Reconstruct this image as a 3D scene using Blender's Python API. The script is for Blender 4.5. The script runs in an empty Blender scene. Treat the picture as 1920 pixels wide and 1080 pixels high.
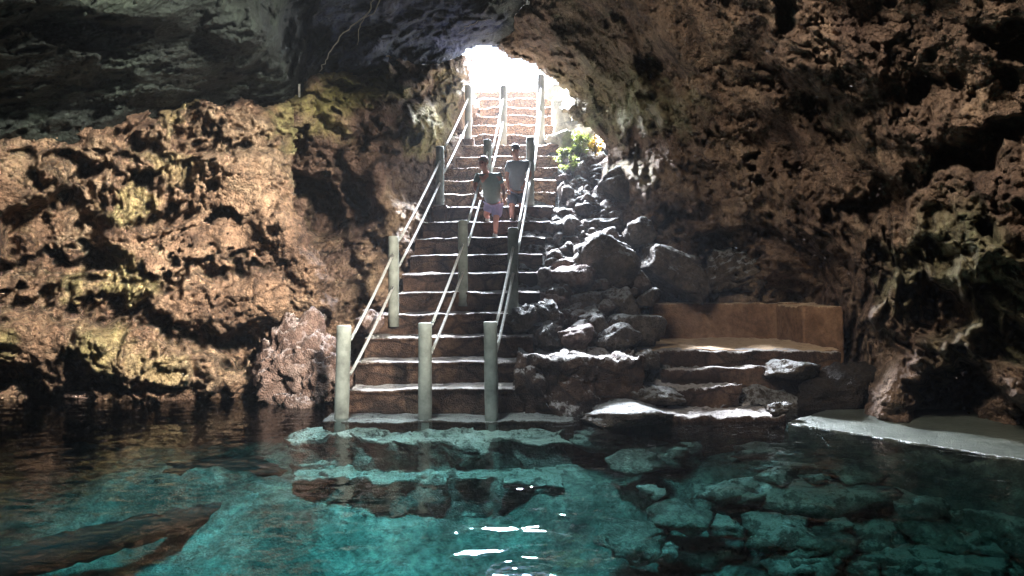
import bpy, bmesh, math, random
import numpy as np
from mathutils import Vector, Matrix

# ------------------------------------------------------------------ camera, world, lights, exposure
SC = bpy.context.scene
COL = SC.collection
H = 1.98                      # camera height above the water
F = 1400.0                    # focal length in photograph pixels
cam_d = bpy.data.cameras.new('camera')
cam_d.sensor_width = 36; cam_d.lens = F / 1920 * 36
cam_d.shift_y = -10 / 1920; cam_d.clip_start = 0.05; cam_d.clip_end = 500
cam = bpy.data.objects.new('camera', cam_d); COL.objects.link(cam)
cam.location = (0, 0, H); cam.rotation_euler = (math.radians(90), 0, 0)
SC.camera = cam

SUN_EL, SUN_ROT = math.radians(80), math.radians(8)
w = bpy.data.worlds.new('World'); SC.world = w; w.use_nodes = True
nt = w.node_tree; bg = nt.nodes['Background']
sky = nt.nodes.new('ShaderNodeTexSky'); sky.sky_type = 'NISHITA'; sky.sun_disc = False
sky.sun_elevation = SUN_EL; sky.sun_rotation = SUN_ROT
nt.links.new(sky.outputs[0], bg.inputs[0]); bg.inputs[1].default_value = 0.15

sl = bpy.data.lights.new('sun', 'SUN'); sl.energy = 3.0; sl.angle = math.radians(0.5); sl.color = (1, 0.95, 0.86)
so = bpy.data.objects.new('sun', sl); COL.objects.link(so)
sd = Vector((math.sin(SUN_ROT) * math.cos(SUN_EL), math.cos(SUN_ROT) * math.cos(SUN_EL), math.sin(SUN_EL)))
so.rotation_euler = sd.to_track_quat('Z', 'Y').to_euler(); so.location = (0, 20, 20)

def area(name, loc, target, sx, sy, power, color, spread=180):
    l = bpy.data.lights.new(name, 'AREA'); l.shape = 'RECTANGLE'; l.size = sx; l.size_y = sy
    l.energy = power; l.color = color; l.spread = math.radians(spread)
    o = bpy.data.objects.new(name, l); COL.objects.link(o)
    o.location = loc
    o.rotation_euler = (Vector(loc) - Vector(target)).to_track_quat('Z', 'Y').to_euler()
    return o
# daylight that falls in over the lip of the entrance, and through a roof hole behind the camera
area('entrance_daylight', (-1.6, 27.5, 14.6), (0.0, 13.0, 1.5), 8.4, 5.4, 54000, (0.82, 0.89, 1.0), 150)
area('roof_hole_daylight', (5.2, -1.6, 7.4), (-5.9, 13.2, 2.4), 1.2, 1.2, 180, (1.0, 0.92, 0.80), 30)
area('far_roof_hole_daylight', (-3.2, 1.6, 9.4), (9.0, 10.5, 3.8), 2.8, 2.8, 120, (1.0, 0.90, 0.76), 70)
area('pool_roof_hole_daylight', (-2.2, 7.0, 9.6), (-2.2, 7.8, -1.0), 1.6, 1.6, 104, (0.85, 0.96, 1.0), 60)

SC.view_settings.view_transform = 'Standard'; SC.view_settings.look = 'None'
SC.view_settings.exposure = 2.1; SC.view_settings.gamma = 1
SC.view_settings.use_curve_mapping = False
cy = SC.cycles
cy.use_denoising = True
cy.max_bounces = 7; cy.diffuse_bounces = 3; cy.glossy_bounces = 3; cy.transmission_bounces = 3
cy.transparent_max_bounces = 8; cy.sample_clamp_indirect = 1.2
cy.caustics_reflective = False; cy.caustics_refractive = False

def P(px, py, D):
    return ((px - 960) / F * D, D, H - (py - 530) / F * D)

# ------------------------------------------------------------------ numeric noise
_r = np.random.RandomState(11)
PERM = _r.permutation(256).astype(np.int32)
GR = _r.normal(size=(256, 3)); GR /= np.linalg.norm(GR, axis=1)[:, None]
JIT = _r.rand(256, 3)

def _h(ix, iy, iz):
    return PERM[(PERM[(PERM[ix & 255] + iy) & 255] + iz) & 255]

def gnoise(p):
    i = np.floor(p).astype(np.int32); f = p - i
    u = f * f * f * (f * (f * 6 - 15) + 10)
    out = 0
    for dx in (0, 1):
        wx = u[:, 0] if dx else 1 - u[:, 0]
        for dy in (0, 1):
            wy = u[:, 1] if dy else 1 - u[:, 1]
            for dz in (0, 1):
                wz = u[:, 2] if dz else 1 - u[:, 2]
                g = GR[_h(i[:, 0] + dx, i[:, 1] + dy, i[:, 2] + dz)]
                d = g[:, 0] * (f[:, 0] - dx) + g[:, 1] * (f[:, 1] - dy) + g[:, 2] * (f[:, 2] - dz)
                out = out + wx * wy * wz * d
    return out * 1.6

def fbm(p, octv=5, lac=2.03, gain=0.5):
    s = 0; a = 1
    for k in range(octv):
        s = s + a * gnoise(p + 17.3 * k); p = p * lac; a *= gain
    return s

def ridged(p, octv=4, gain=0.5):
    s = 0; a = 1
    for k in range(octv):
        s = s + a * (1 - np.abs(gnoise(p + 9.1 * k)) * 2); p = p * 2.1; a *= gain
    return s / 1.6

def worley(p):
    i = np.floor(p).astype(np.int32); f = p - i
    best = np.full(len(p), 9.0)
    for dx in (-1, 0, 1):
        for dy in (-1, 0, 1):
            for dz in (-1, 0, 1):
                j = JIT[_h(i[:, 0] + dx, i[:, 1] + dy, i[:, 2] + dz)]
                d = (dx + j[:, 0] - f[:, 0]) ** 2 + (dy + j[:, 1] - f[:, 1]) ** 2 + (dz + j[:, 2] - f[:, 2]) ** 2
                best = np.minimum(best, d)
    return np.sqrt(best)

def sstep(a, b, x):
    t = np.clip((x - a) / (b - a), 0, 1); return t * t * (3 - 2 * t)

# ------------------------------------------------------------------ materials
def new_mat(name):
    m = bpy.data.materials.new(name); m.use_nodes = True
    n = m.node_tree.nodes; l = m.node_tree.links
    return m, n, l, n['Principled BSDF']

def ramp(n, stops):
    r = n.new('ShaderNodeValToRGB'); e = r.color_ramp.elements
    while len(e) < len(stops): e.new(0.5)
    for k, (pos, c) in enumerate(stops):
        e[k].position = pos; e[k].color = (c[0], c[1], c[2], 1)
    return r

def rock_mat(name, cols, scale=1.0, bump=0.6, rough=0.85, dark=0.55, spec=0.3, moss_glow=None, fine=18, crust_light=None, streak=False, joints=0):
    """cols: three rock colours; stains come from noise, moss from a vertex attribute laid over a noise"""
    m, n, l, b = new_mat(name)
    tc = n.new('ShaderNodeTexCoord')
    n1 = n.new('ShaderNodeTexNoise'); n1.inputs['Scale'].default_value = 0.55 * scale; n1.inputs['Detail'].default_value = 9
    n1.inputs['Roughness'].default_value = 0.68; n1.inputs['Distortion'].default_value = 0.5
    l.new(tc.outputs['Object'], n1.inputs['Vector'])
    r1 = ramp(n, [(0.34, cols[0]), (0.5, cols[1]), (0.66, cols[2])]); l.new(n1.outputs[0], r1.inputs[0])
    n2 = n.new('ShaderNodeTexNoise'); n2.inputs['Scale'].default_value = 5.5 * scale; n2.inputs['Detail'].default_value = 8
    n2.inputs['Roughness'].default_value = 0.75
    l.new(tc.outputs['Object'], n2.inputs['Vector'])
    r2 = ramp(n, [(0.36, (dark,) * 3), (0.56, (1, 1, 1)), (0.72, (1.25, 1.22, 1.15))]); l.new(n2.outputs[0], r2.inputs[0])
    mx = n.new('ShaderNodeMix'); mx.data_type = 'RGBA'; mx.blend_type = 'MULTIPLY'; mx.inputs[0].default_value = 1
    l.new(r1.outputs[0], mx.inputs[6]); l.new(r2.outputs[0], mx.inputs[7])
    out = mx.outputs[2]
    if joints:   # rough masonry: joints between irregular stones
        mj = n.new('ShaderNodeMapping'); mj.inputs['Scale'].default_value = (1.6, 1.6, 3.0); l.new(tc.outputs['Object'], mj.inputs[0])
        vj = n.new('ShaderNodeTexVoronoi'); vj.feature = 'DISTANCE_TO_EDGE'; vj.inputs['Scale'].default_value = joints; vj.inputs['Randomness'].default_value = 0.9
        l.new(mj.outputs[0], vj.inputs['Vector'])
        vc = n.new('ShaderNodeTexVoronoi'); vc.inputs['Scale'].default_value = joints; vc.inputs['Randomness'].default_value = 0.9; l.new(mj.outputs[0], vc.inputs['Vector'])
        hs = n.new('ShaderNodeSeparateColor'); l.new(vc.outputs['Color'], hs.inputs[0])
        rv = ramp(n, [(0.0, (0.6, 0.55, 0.5)), (1.0, (1.5, 1.4, 1.3))]); l.new(hs.outputs[0], rv.inputs[0])
        rj = ramp(n, [(0.02, (0.35,) * 3), (0.07, (1, 1, 1))]); l.new(vj.outputs['Distance'], rj.inputs[0])
        for src in (rv, rj):
            mq = n.new('ShaderNodeMix'); mq.data_type = 'RGBA'; mq.blend_type = 'MULTIPLY'; mq.inputs[0].default_value = 0.8
            l.new(out, mq.inputs[6]); l.new(src.outputs[0], mq.inputs[7]); out = mq.outputs[2]
    if streak:   # pores: the shade inside small cavities painted as dark spots
        vp = n.new('ShaderNodeTexVoronoi'); vp.inputs['Scale'].default_value = 8.5; l.new(tc.outputs['Object'], vp.inputs['Vector'])
        rp = ramp(n, [(0.10, (0.28, 0.25, 0.24)), (0.26, (1, 1, 1))]); l.new(vp.outputs['Distance'], rp.inputs[0])
        mp_ = n.new('ShaderNodeMix'); mp_.data_type = 'RGBA'; mp_.blend_type = 'MULTIPLY'; mp_.inputs[0].default_value = 0.8
        l.new(out, mp_.inputs[6]); l.new(rp.outputs[0], mp_.inputs[7]); out = mp_.outputs[2]
    if streak:   # vertical seepage stains
        mp = n.new('ShaderNodeMapping'); mp.inputs['Scale'].default_value = (2.6, 2.6, 0.35); l.new(tc.outputs['Object'], mp.inputs[0])
        n4 = n.new('ShaderNodeTexNoise'); n4.inputs['Scale'].default_value = 0.9; n4.inputs['Detail'].default_value = 7; n4.inputs['Roughness'].default_value = 0.62
        l.new(mp.outputs[0], n4.inputs['Vector'])
        r4 = ramp(n, [(0.36, (0.38, 0.36, 0.36)), (0.50, (0.95, 0.92, 0.9)), (0.64, (1.0, 1.0, 1.0)), (0.74, (1.35, 1.4, 1.3))]); l.new(n4.outputs[0], r4.inputs[0])
        m4 = n.new('ShaderNodeMix'); m4.data_type = 'RGBA'; m4.blend_type = 'MULTIPLY'; m4.inputs[0].default_value = 1
        l.new(out, m4.inputs[6]); l.new(r4.outputs[0], m4.inputs[7]); out = m4.outputs[2]
    if moss_glow:
        at = n.new('ShaderNodeAttribute'); at.attribute_name = 'moss_glow'
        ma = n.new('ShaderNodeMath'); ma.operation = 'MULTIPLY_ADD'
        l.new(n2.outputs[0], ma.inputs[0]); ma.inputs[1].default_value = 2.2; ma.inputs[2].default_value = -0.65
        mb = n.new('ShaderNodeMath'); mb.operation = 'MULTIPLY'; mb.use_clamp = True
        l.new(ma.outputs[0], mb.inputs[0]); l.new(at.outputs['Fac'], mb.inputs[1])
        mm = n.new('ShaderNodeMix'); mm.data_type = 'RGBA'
        l.new(mb.outputs[0], mm.inputs[0]); l.new(out, mm.inputs[6]); mm.inputs[7].default_value = (*moss_glow, 1)
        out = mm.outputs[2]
    if crust_light:    # lime deposit and painted-in daylight, both as a pale colour on upward faces
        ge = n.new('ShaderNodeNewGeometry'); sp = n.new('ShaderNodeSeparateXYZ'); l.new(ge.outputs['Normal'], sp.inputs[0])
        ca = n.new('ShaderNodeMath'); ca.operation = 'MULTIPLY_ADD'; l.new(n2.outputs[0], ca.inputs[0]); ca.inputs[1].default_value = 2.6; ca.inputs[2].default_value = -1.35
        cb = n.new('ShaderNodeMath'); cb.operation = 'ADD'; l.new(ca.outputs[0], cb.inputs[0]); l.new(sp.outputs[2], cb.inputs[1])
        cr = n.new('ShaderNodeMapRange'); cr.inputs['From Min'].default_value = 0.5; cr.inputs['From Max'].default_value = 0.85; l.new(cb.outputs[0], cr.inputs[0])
        cm = n.new('ShaderNodeMix'); cm.data_type = 'RGBA'; l.new(cr.outputs[0], cm.inputs[0]); l.new(out, cm.inputs[6]); cm.inputs[7].default_value = (*crust_light, 1)
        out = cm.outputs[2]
    l.new(out, b.inputs['Base Color'])
    b.inputs['Roughness'].default_value = rough; b.inputs['Specular IOR Level'].default_value = spec
    v = n.new('ShaderNodeTexVoronoi'); v.inputs['Scale'].default_value = fine * scale
    l.new(tc.outputs['Object'], v.inputs['Vector'])
    n3 = n.new('ShaderNodeTexNoise'); n3.inputs['Scale'].default_value = fine * 0.7 * scale; n3.inputs['Detail'].default_value = 7
    n3.inputs['Roughness'].default_value = 0.7
    l.new(tc.outputs['Object'], n3.inputs['Vector'])
    ad = n.new('ShaderNodeMath'); ad.operation = 'MULTIPLY_ADD'; l.new(v.outputs['Distance'], ad.inputs[0]); ad.inputs[1].default_value = 0.6
    l.new(n3.outputs[0], ad.inputs[2])
    bp = n.new('ShaderNodeBump'); bp.inputs['Strength'].default_value = bump; bp.inputs['Distance'].default_value = 0.09
    l.new(ad.outputs[0], bp.inputs['Height']); l.new(bp.outputs[0], b.inputs['Normal'])
    return m

def plain_mat(name, c, rough=0.6, var=0.25, scale=6, bump=0.15, spec=0.4, metal=0.0, dist=0.01):
    m, n, l, b = new_mat(name)
    tc = n.new('ShaderNodeTexCoord'); n1 = n.new('ShaderNodeTexNoise')
    n1.inputs['Scale'].default_value = scale; n1.inputs['Detail'].default_value = 7; n1.inputs['Roughness'].default_value = 0.65
    l.new(tc.outputs['Object'], n1.inputs['Vector'])
    r1 = ramp(n, [(0.3, tuple(x * (1 - var) for x in c)), (0.7, tuple(min(1, x * (1 + var)) for x in c))])
    l.new(n1.outputs[0], r1.inputs[0]); l.new(r1.outputs[0], b.inputs['Base Color'])
    b.inputs['Roughness'].default_value = rough; b.inputs['Specular IOR Level'].default_value = spec
    b.inputs['Metallic'].default_value = metal
    bp = n.new('ShaderNodeBump'); bp.inputs['Strength'].default_value = bump; bp.inputs['Distance'].default_value = dist
    l.new(n1.outputs[0], bp.inputs['Height']); l.new(bp.outputs[0], b.inputs['Normal'])
    return m

M = {}
M['left'] = rock_mat('ochre_cave_rock', [(0.07, 0.038, 0.026), (0.26, 0.165, 0.105), (0.43, 0.325, 0.215)], 1.0, 0.9, moss_glow=(0.46, 0.45, 0.17), dark=0.3, fine=24, streak=True)
M['back'] = rock_mat('brown_cave_rock', [(0.09, 0.055, 0.045), (0.20, 0.13, 0.095), (0.34, 0.24, 0.15)], 1.0, 0.7, moss_glow=(0.34, 0.33, 0.10), dark=0.45, streak=True)
M['right'] = rock_mat('umber_cave_rock', [(0.10, 0.06, 0.045), (0.22, 0.145, 0.10), (0.36, 0.255, 0.17)], 1.1, 0.9, moss_glow=(0.26, 0.27, 0.14), dark=0.4, fine=24, streak=True)
M['ceiling'] = rock_mat('slate_cave_rock', [(0.009, 0.012, 0.010), (0.017, 0.024, 0.020), (0.030, 0.042, 0.031)], 0.8, 0.8, moss_glow=(0.022, 0.032, 0.085), dark=0.5)  # the blue tint is the glow near the opening, painted into the rock
M['step'] = rock_mat('step_stone', [(0.028, 0.016, 0.011), (0.07, 0.04, 0.027), (0.13, 0.082, 0.054)], 2.4, 0.6, rough=0.8, dark=0.45, crust_light=(0.34, 0.31, 0.29), joints=1.1)
M['boulder'] = rock_mat('boulder_stone', [(0.035, 0.026, 0.02), (0.09, 0.066, 0.048), (0.18, 0.14, 0.105)], 2.0, 0.9, dark=0.35, crust_light=(0.25, 0.25, 0.24))
M['boulder_warm'] = rock_mat('pink_boulder_stone', [(0.08, 0.045, 0.035), (0.22, 0.14, 0.11), (0.34, 0.25, 0.21)], 2.0, 0.9, dark=0.35, crust_light=(0.36, 0.29, 0.27))
M['bottom'] = rock_mat('pool_bottom_limestone', [(0.03, 0.035, 0.03), (0.17, 0.19, 0.16), (0.40, 0.42, 0.36)], 1.6, 0.6, dark=0.3, moss_glow=(0.03, 0.035, 0.03))
M['sunk'] = rock_mat('submerged_limestone', [(0.05, 0.055, 0.05), (0.14, 0.15, 0.13), (0.26, 0.27, 0.23)], 2.2, 0.6, dark=0.4, crust_light=(0.34, 0.35, 0.30))
M['pale'] = rock_mat('pale_limestone', [(0.42, 0.38, 0.32), (0.6, 0.56, 0.48), (0.72, 0.68, 0.6)], 1.6, 0.6, dark=0.6)
M['terrace'] = rock_mat('worn_terrace_concrete', [(0.09, 0.045, 0.026), (0.20, 0.11, 0.062), (0.32, 0.19, 0.11)], 1.6, 0.35, dark=0.6, crust_light=(0.42, 0.30, 0.19))
M['shelf_sheen'] = rock_mat('shelf_water_reflection', [(0.045, 0.05, 0.04), (0.10, 0.115, 0.095), (0.17, 0.185, 0.155)], 1.9, 0.5, rough=0.35, dark=0.45, spec=0.5)  # tone stands for pale light reflected on the water over the shelf
M['post'] = plain_mat('grey_concrete_post', (0.155, 0.165, 0.14), 0.8, 0.5, 3.5, 0.4)
def rope_mat():
    m, n, l, b = new_mat('white_nylon_rope')
    tc = n.new('ShaderNodeTexCoord'); wv = n.new('ShaderNodeTexNoise'); wv.inputs['Scale'].default_value = 30; l.new(tc.outputs['Object'], wv.inputs['Vector'])
    r = ramp(n, [(0.3, (0.6, 0.6, 0.57)), (0.7, (0.88, 0.88, 0.85))]); l.new(wv.outputs[0], r.inputs[0]); l.new(r.outputs[0], b.inputs['Base Color'])
    b.inputs['Roughness'].default_value = 0.5
    tr = n.new('ShaderNodeBsdfTranslucent'); l.new(r.outputs[0], tr.inputs[0])
    mix = n.new('ShaderNodeMixShader'); mix.inputs[0].default_value = 0.72
    l.new(b.outputs[0], mix.inputs[1]); l.new(tr.outputs[0], mix.inputs[2]); l.new(mix.outputs[0], n['Material Output'].inputs[0])
    return m
M['rail'] = rope_mat()
M['post_lit'] = plain_mat('daylit_post_tint', (0.62, 0.60, 0.54), 0.7, 0.15, 5, 0.25)  # top posts: the daylight on them is painted in as a paler tone
M['skin_pink'] = plain_mat('sunburnt_skin', (0.50, 0.22, 0.16), 0.55, 0.08, 12, 0.05)
M['skin_tan'] = plain_mat('tan_skin', (0.24, 0.11, 0.075), 0.55, 0.08, 12, 0.05)
M['tee_green'] = plain_mat('grey_green_cotton', (0.20, 0.23, 0.20), 0.9, 0.12, 14, 0.3)
M['tee_grey'] = plain_mat('light_grey_cotton', (0.085, 0.09, 0.095), 0.9, 0.12, 14, 0.3)
M['lilac'] = plain_mat('lilac_shorts_cloth', (0.46, 0.40, 0.60), 0.9, 0.15, 14, 0.3)
M['navy'] = plain_mat('dark_shorts_cloth', (0.03, 0.035, 0.045), 0.9, 0.15, 14, 0.3)
M['hair_grey'] = plain_mat('grey_hair', (0.32, 0.24, 0.19), 0.7, 0.3, 30, 0.4)
M['hair_dark'] = plain_mat('dark_hair', (0.02, 0.016, 0.014), 0.6, 0.3, 30, 0.4)
M['shoe'] = plain_mat('pale_shoe', (0.6, 0.58, 0.55), 0.7, 0.1, 12, 0.1)
M['shoe_dark'] = plain_mat('dark_shoe', (0.04, 0.035, 0.03), 0.7, 0.1, 12, 0.1)
M['eye'] = plain_mat('eye_dark', (0.02, 0.02, 0.02), 0.2, 0.0)
M['root'] = plain_mat('pale_root_bark', (0.2, 0.185, 0.16), 0.85, 0.3, 16, 0.4)
M['bark'] = plain_mat('grey_bark', (0.22, 0.18, 0.13), 0.9, 0.3, 9, 0.6, dist=0.03)
M['log'] = plain_mat('waterlogged_wood', (0.008, 0.009, 0.008), 0.9, 0.4, 6, 0.6, dist=0.03)

M['dark_shade'] = rock_mat('shade_painted_dark_rock', [(0.012, 0.009, 0.008), (0.025, 0.018, 0.014), (0.05, 0.036, 0.028)], 2.0, 0.9, dark=0.4)  # dark rock with the shade around it painted into its colour
M['rubble'] = rock_mat('mixed_rubble', [(0.05, 0.035, 0.025), (0.15, 0.10, 0.075), (0.27, 0.21, 0.17)], 3.0, 0.9, dark=0.35, crust_light=(0.30, 0.29, 0.27))
def leaf_mat(name, c):
    m, n, l, b = new_mat(name)
    at = n.new('ShaderNodeTexCoord'); n1 = n.new('ShaderNodeTexNoise'); n1.inputs['Scale'].default_value = 3.5
    l.new(at.outputs['Object'], n1.inputs['Vector'])
    r = ramp(n, [(0.35, tuple(x * 0.55 for x in c)), (0.65, tuple(min(1, x * 1.5) for x in c))]); l.new(n1.outputs[0], r.inputs[0])
    l.new(r.outputs[0], b.inputs['Base Color']); b.inputs['Roughness'].default_value = 0.5
    tr = n.new('ShaderNodeBsdfTranslucent'); l.new(r.outputs[0], tr.inputs[0])
    mix = n.new('ShaderNodeMixShader'); mix.inputs[0].default_value = 0.45
    l.new(b.outputs[0], mix.inputs[1]); l.new(tr.outputs[0], mix.inputs[2])
    l.new(mix.outputs[0], n['Material Output'].inputs[0])
    return m
M['leaf'] = leaf_mat('yellow_green_leaf', (0.13, 0.15, 0.035))
M['leaf_orange'] = leaf_mat('amber_leaf', (0.30, 0.19, 0.03))
M['leaf_far'] = leaf_mat('forest_leaf', (0.42, 0.48, 0.28))

def water_mat():
    m = bpy.data.materials.new('clear_cenote_water'); m.use_nodes = True
    n = m.node_tree.nodes; l = m.node_tree.links; n.remove(n['Principled BSDF'])
    out = n['Material Output']
    tc = n.new('ShaderNodeTexCoord')
    mp = n.new('ShaderNodeMapping'); mp.inputs['Scale'].default_value = (1.0, 1.5, 1); l.new(tc.outputs['Object'], mp.inputs[0])
    n1 = n.new('ShaderNodeTexNoise'); n1.inputs['Scale'].default_value = 2.2; n1.inputs['Detail'].default_value = 2
    n1.inputs['Roughness'].default_value = 0.45; n1.inputs['Distortion'].default_value = 0.6
    n2 = n.new('ShaderNodeTexNoise'); n2.inputs['Scale'].default_value = 7.0; n2.inputs['Detail'].default_value = 3
    l.new(mp.outputs[0], n1.inputs['Vector']); l.new(mp.outputs[0], n2.inputs['Vector'])
    ad = n.new('ShaderNodeMath'); ad.operation = 'MULTIPLY_ADD'; ad.inputs[1].default_value = 0.09
    l.new(n2.outputs[0], ad.inputs[0]); l.new(n1.outputs[0], ad.inputs[2])
    bp = n.new('ShaderNodeBump'); bp.inputs['Strength'].default_value = 1.0; bp.inputs['Distance'].default_value = 0.026
    l.new(ad.outputs[0], bp.inputs['Height'])
    gl = n.new('ShaderNodeBsdfGlossy'); gl.inputs['Roughness'].default_value = 0.02; l.new(bp.outputs[0], gl.inputs['Normal'])
    tr = n.new('ShaderNodeBsdfTransparent'); tr.inputs[0].default_value = (0.93, 0.98, 0.97, 1)
    fr = n.new('ShaderNodeFresnel'); fr.inputs[0].default_value = 1.33; l.new(bp.outputs[0], fr.inputs['Normal'])
    mix = n.new('ShaderNodeMixShader'); l.new(fr.outputs[0], mix.inputs[0]); l.new(tr.outputs[0], mix.inputs[1]); l.new(gl.outputs[0], mix.inputs[2])
    l.new(mix.outputs[0], out.inputs['Surface'])
    va = n.new('ShaderNodeVolumeAbsorption'); va.inputs['Color'].default_value = (0.08, 0.76, 0.80, 1); va.inputs['Density'].default_value = 0.45
    l.new(va.outputs[0], out.inputs['Volume'])
    return m
M['water'] = water_mat()

# ------------------------------------------------------------------ object helpers
def tag(o, label=None, cat=None, group=None, kind=None):
    if label: o['label'] = label
    if cat: o['category'] = cat
    if group: o['group'] = group
    if kind: o['kind'] = kind
    return o

def thing(name, loc, label, cat, group=None):
    o = bpy.data.objects.new(name, None); COL.objects.link(o); o.location = loc; o.empty_display_size = 0.2
    return tag(o, label, cat, group)

def link_mesh(name, me, mat, parent=None, smooth=True):
    o = bpy.data.objects.new(name, me); COL.objects.link(o)
    if mat: me.materials.append(mat)
    if smooth and len(me.polygons): me.polygons.foreach_set('use_smooth', [True] * len(me.polygons))
    if parent:
        o.parent = parent
        o.matrix_parent_inverse = Matrix.Translation(-Vector(parent.location)) if parent.parent is None else Matrix()
    return o

def mesh_np(name, V, Fq, mat, attr=None, parent=None, smooth=True):
    """V (n,3), Fq (m,4) or (m,3) arrays"""
    me = bpy.data.meshes.new(name)
    V = np.asarray(V, np.float32); Fq = np.asarray(Fq, np.int32); k = Fq.shape[1]
    me.vertices.add(len(V)); me.vertices.foreach_set('co', V.ravel())
    me.loops.add(Fq.size); me.loops.foreach_set('vertex_index', Fq.ravel())
    me.polygons.add(len(Fq)); me.polygons.foreach_set('loop_start', np.arange(0, Fq.size, k, dtype=np.int32))
    me.update(calc_edges=True)
    if attr is not None:
        a = me.attributes.new('moss_glow', 'FLOAT', 'POINT'); a.data.foreach_set('value', np.asarray(attr, np.float32))
    return link_mesh(name, me, mat, parent, smooth)

def grid_faces(nu, nv, keep=None):
    i = np.arange(nu * nv).reshape(nv, nu)
    q = np.stack([i[:-1, :-1], i[:-1, 1:], i[1:, 1:], i[1:, :-1]], -1).reshape(-1, 4)
    if keep is not None: q = q[keep[q].all(1)]
    return q

def compact(V, q, attr=None):
    u, inv = np.unique(q, return_inverse=True)
    return V[u], inv.reshape(q.shape), (attr[u] if attr is not None else None)

def rbf(ctrl):
    c = np.array(ctrl, float); xy = c[:, :2] / 400.0; n = len(c)
    d = np.linalg.norm(xy[:, None] - xy[None], axis=2)
    A = np.zeros((n + 3, n + 3)); A[:n, :n] = d - 0.0 * np.eye(n); A[:n, n] = 1; A[:n, n + 1:] = xy; A[n, :n] = 1; A[n + 1:, :n] = xy.T
    wv = np.linalg.solve(A, np.concatenate([c[:, 2], np.zeros(3)]))
    def f(x, y):
        q = np.stack([x, y], 1) / 400.0; s = wv[n] + q @ wv[n + 1:]
        for k in range(n): s = s + wv[k] * np.linalg.norm(q - xy[k], axis=1)
        return s
    return f

def poly_sd(x, y, poly):
    """signed distance, positive inside"""
    p = np.array(poly, float); d = np.full(len(x), 1e9); ins = np.zeros(len(x), bool)
    for a, b in zip(p, np.roll(p, -1, 0)):
        e = b - a; wx = x - a[0]; wy = y - a[1]
        t = np.clip((wx * e[0] + wy * e[1]) / (e @ e), 0, 1)
        d = np.minimum(d, (wx - e[0] * t) ** 2 + (wy - e[1] * t) ** 2)
        c1 = (a[1] > y) != (b[1] > y)
        with np.errstate(divide='ignore', invalid='ignore'):
            xx = a[0] + (y - a[1]) * e[0] / (e[1] if e[1] else 1e-9)
        ins ^= c1 & (x < xx)
    d = np.sqrt(d)
    return np.where(ins, d, -d)

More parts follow.
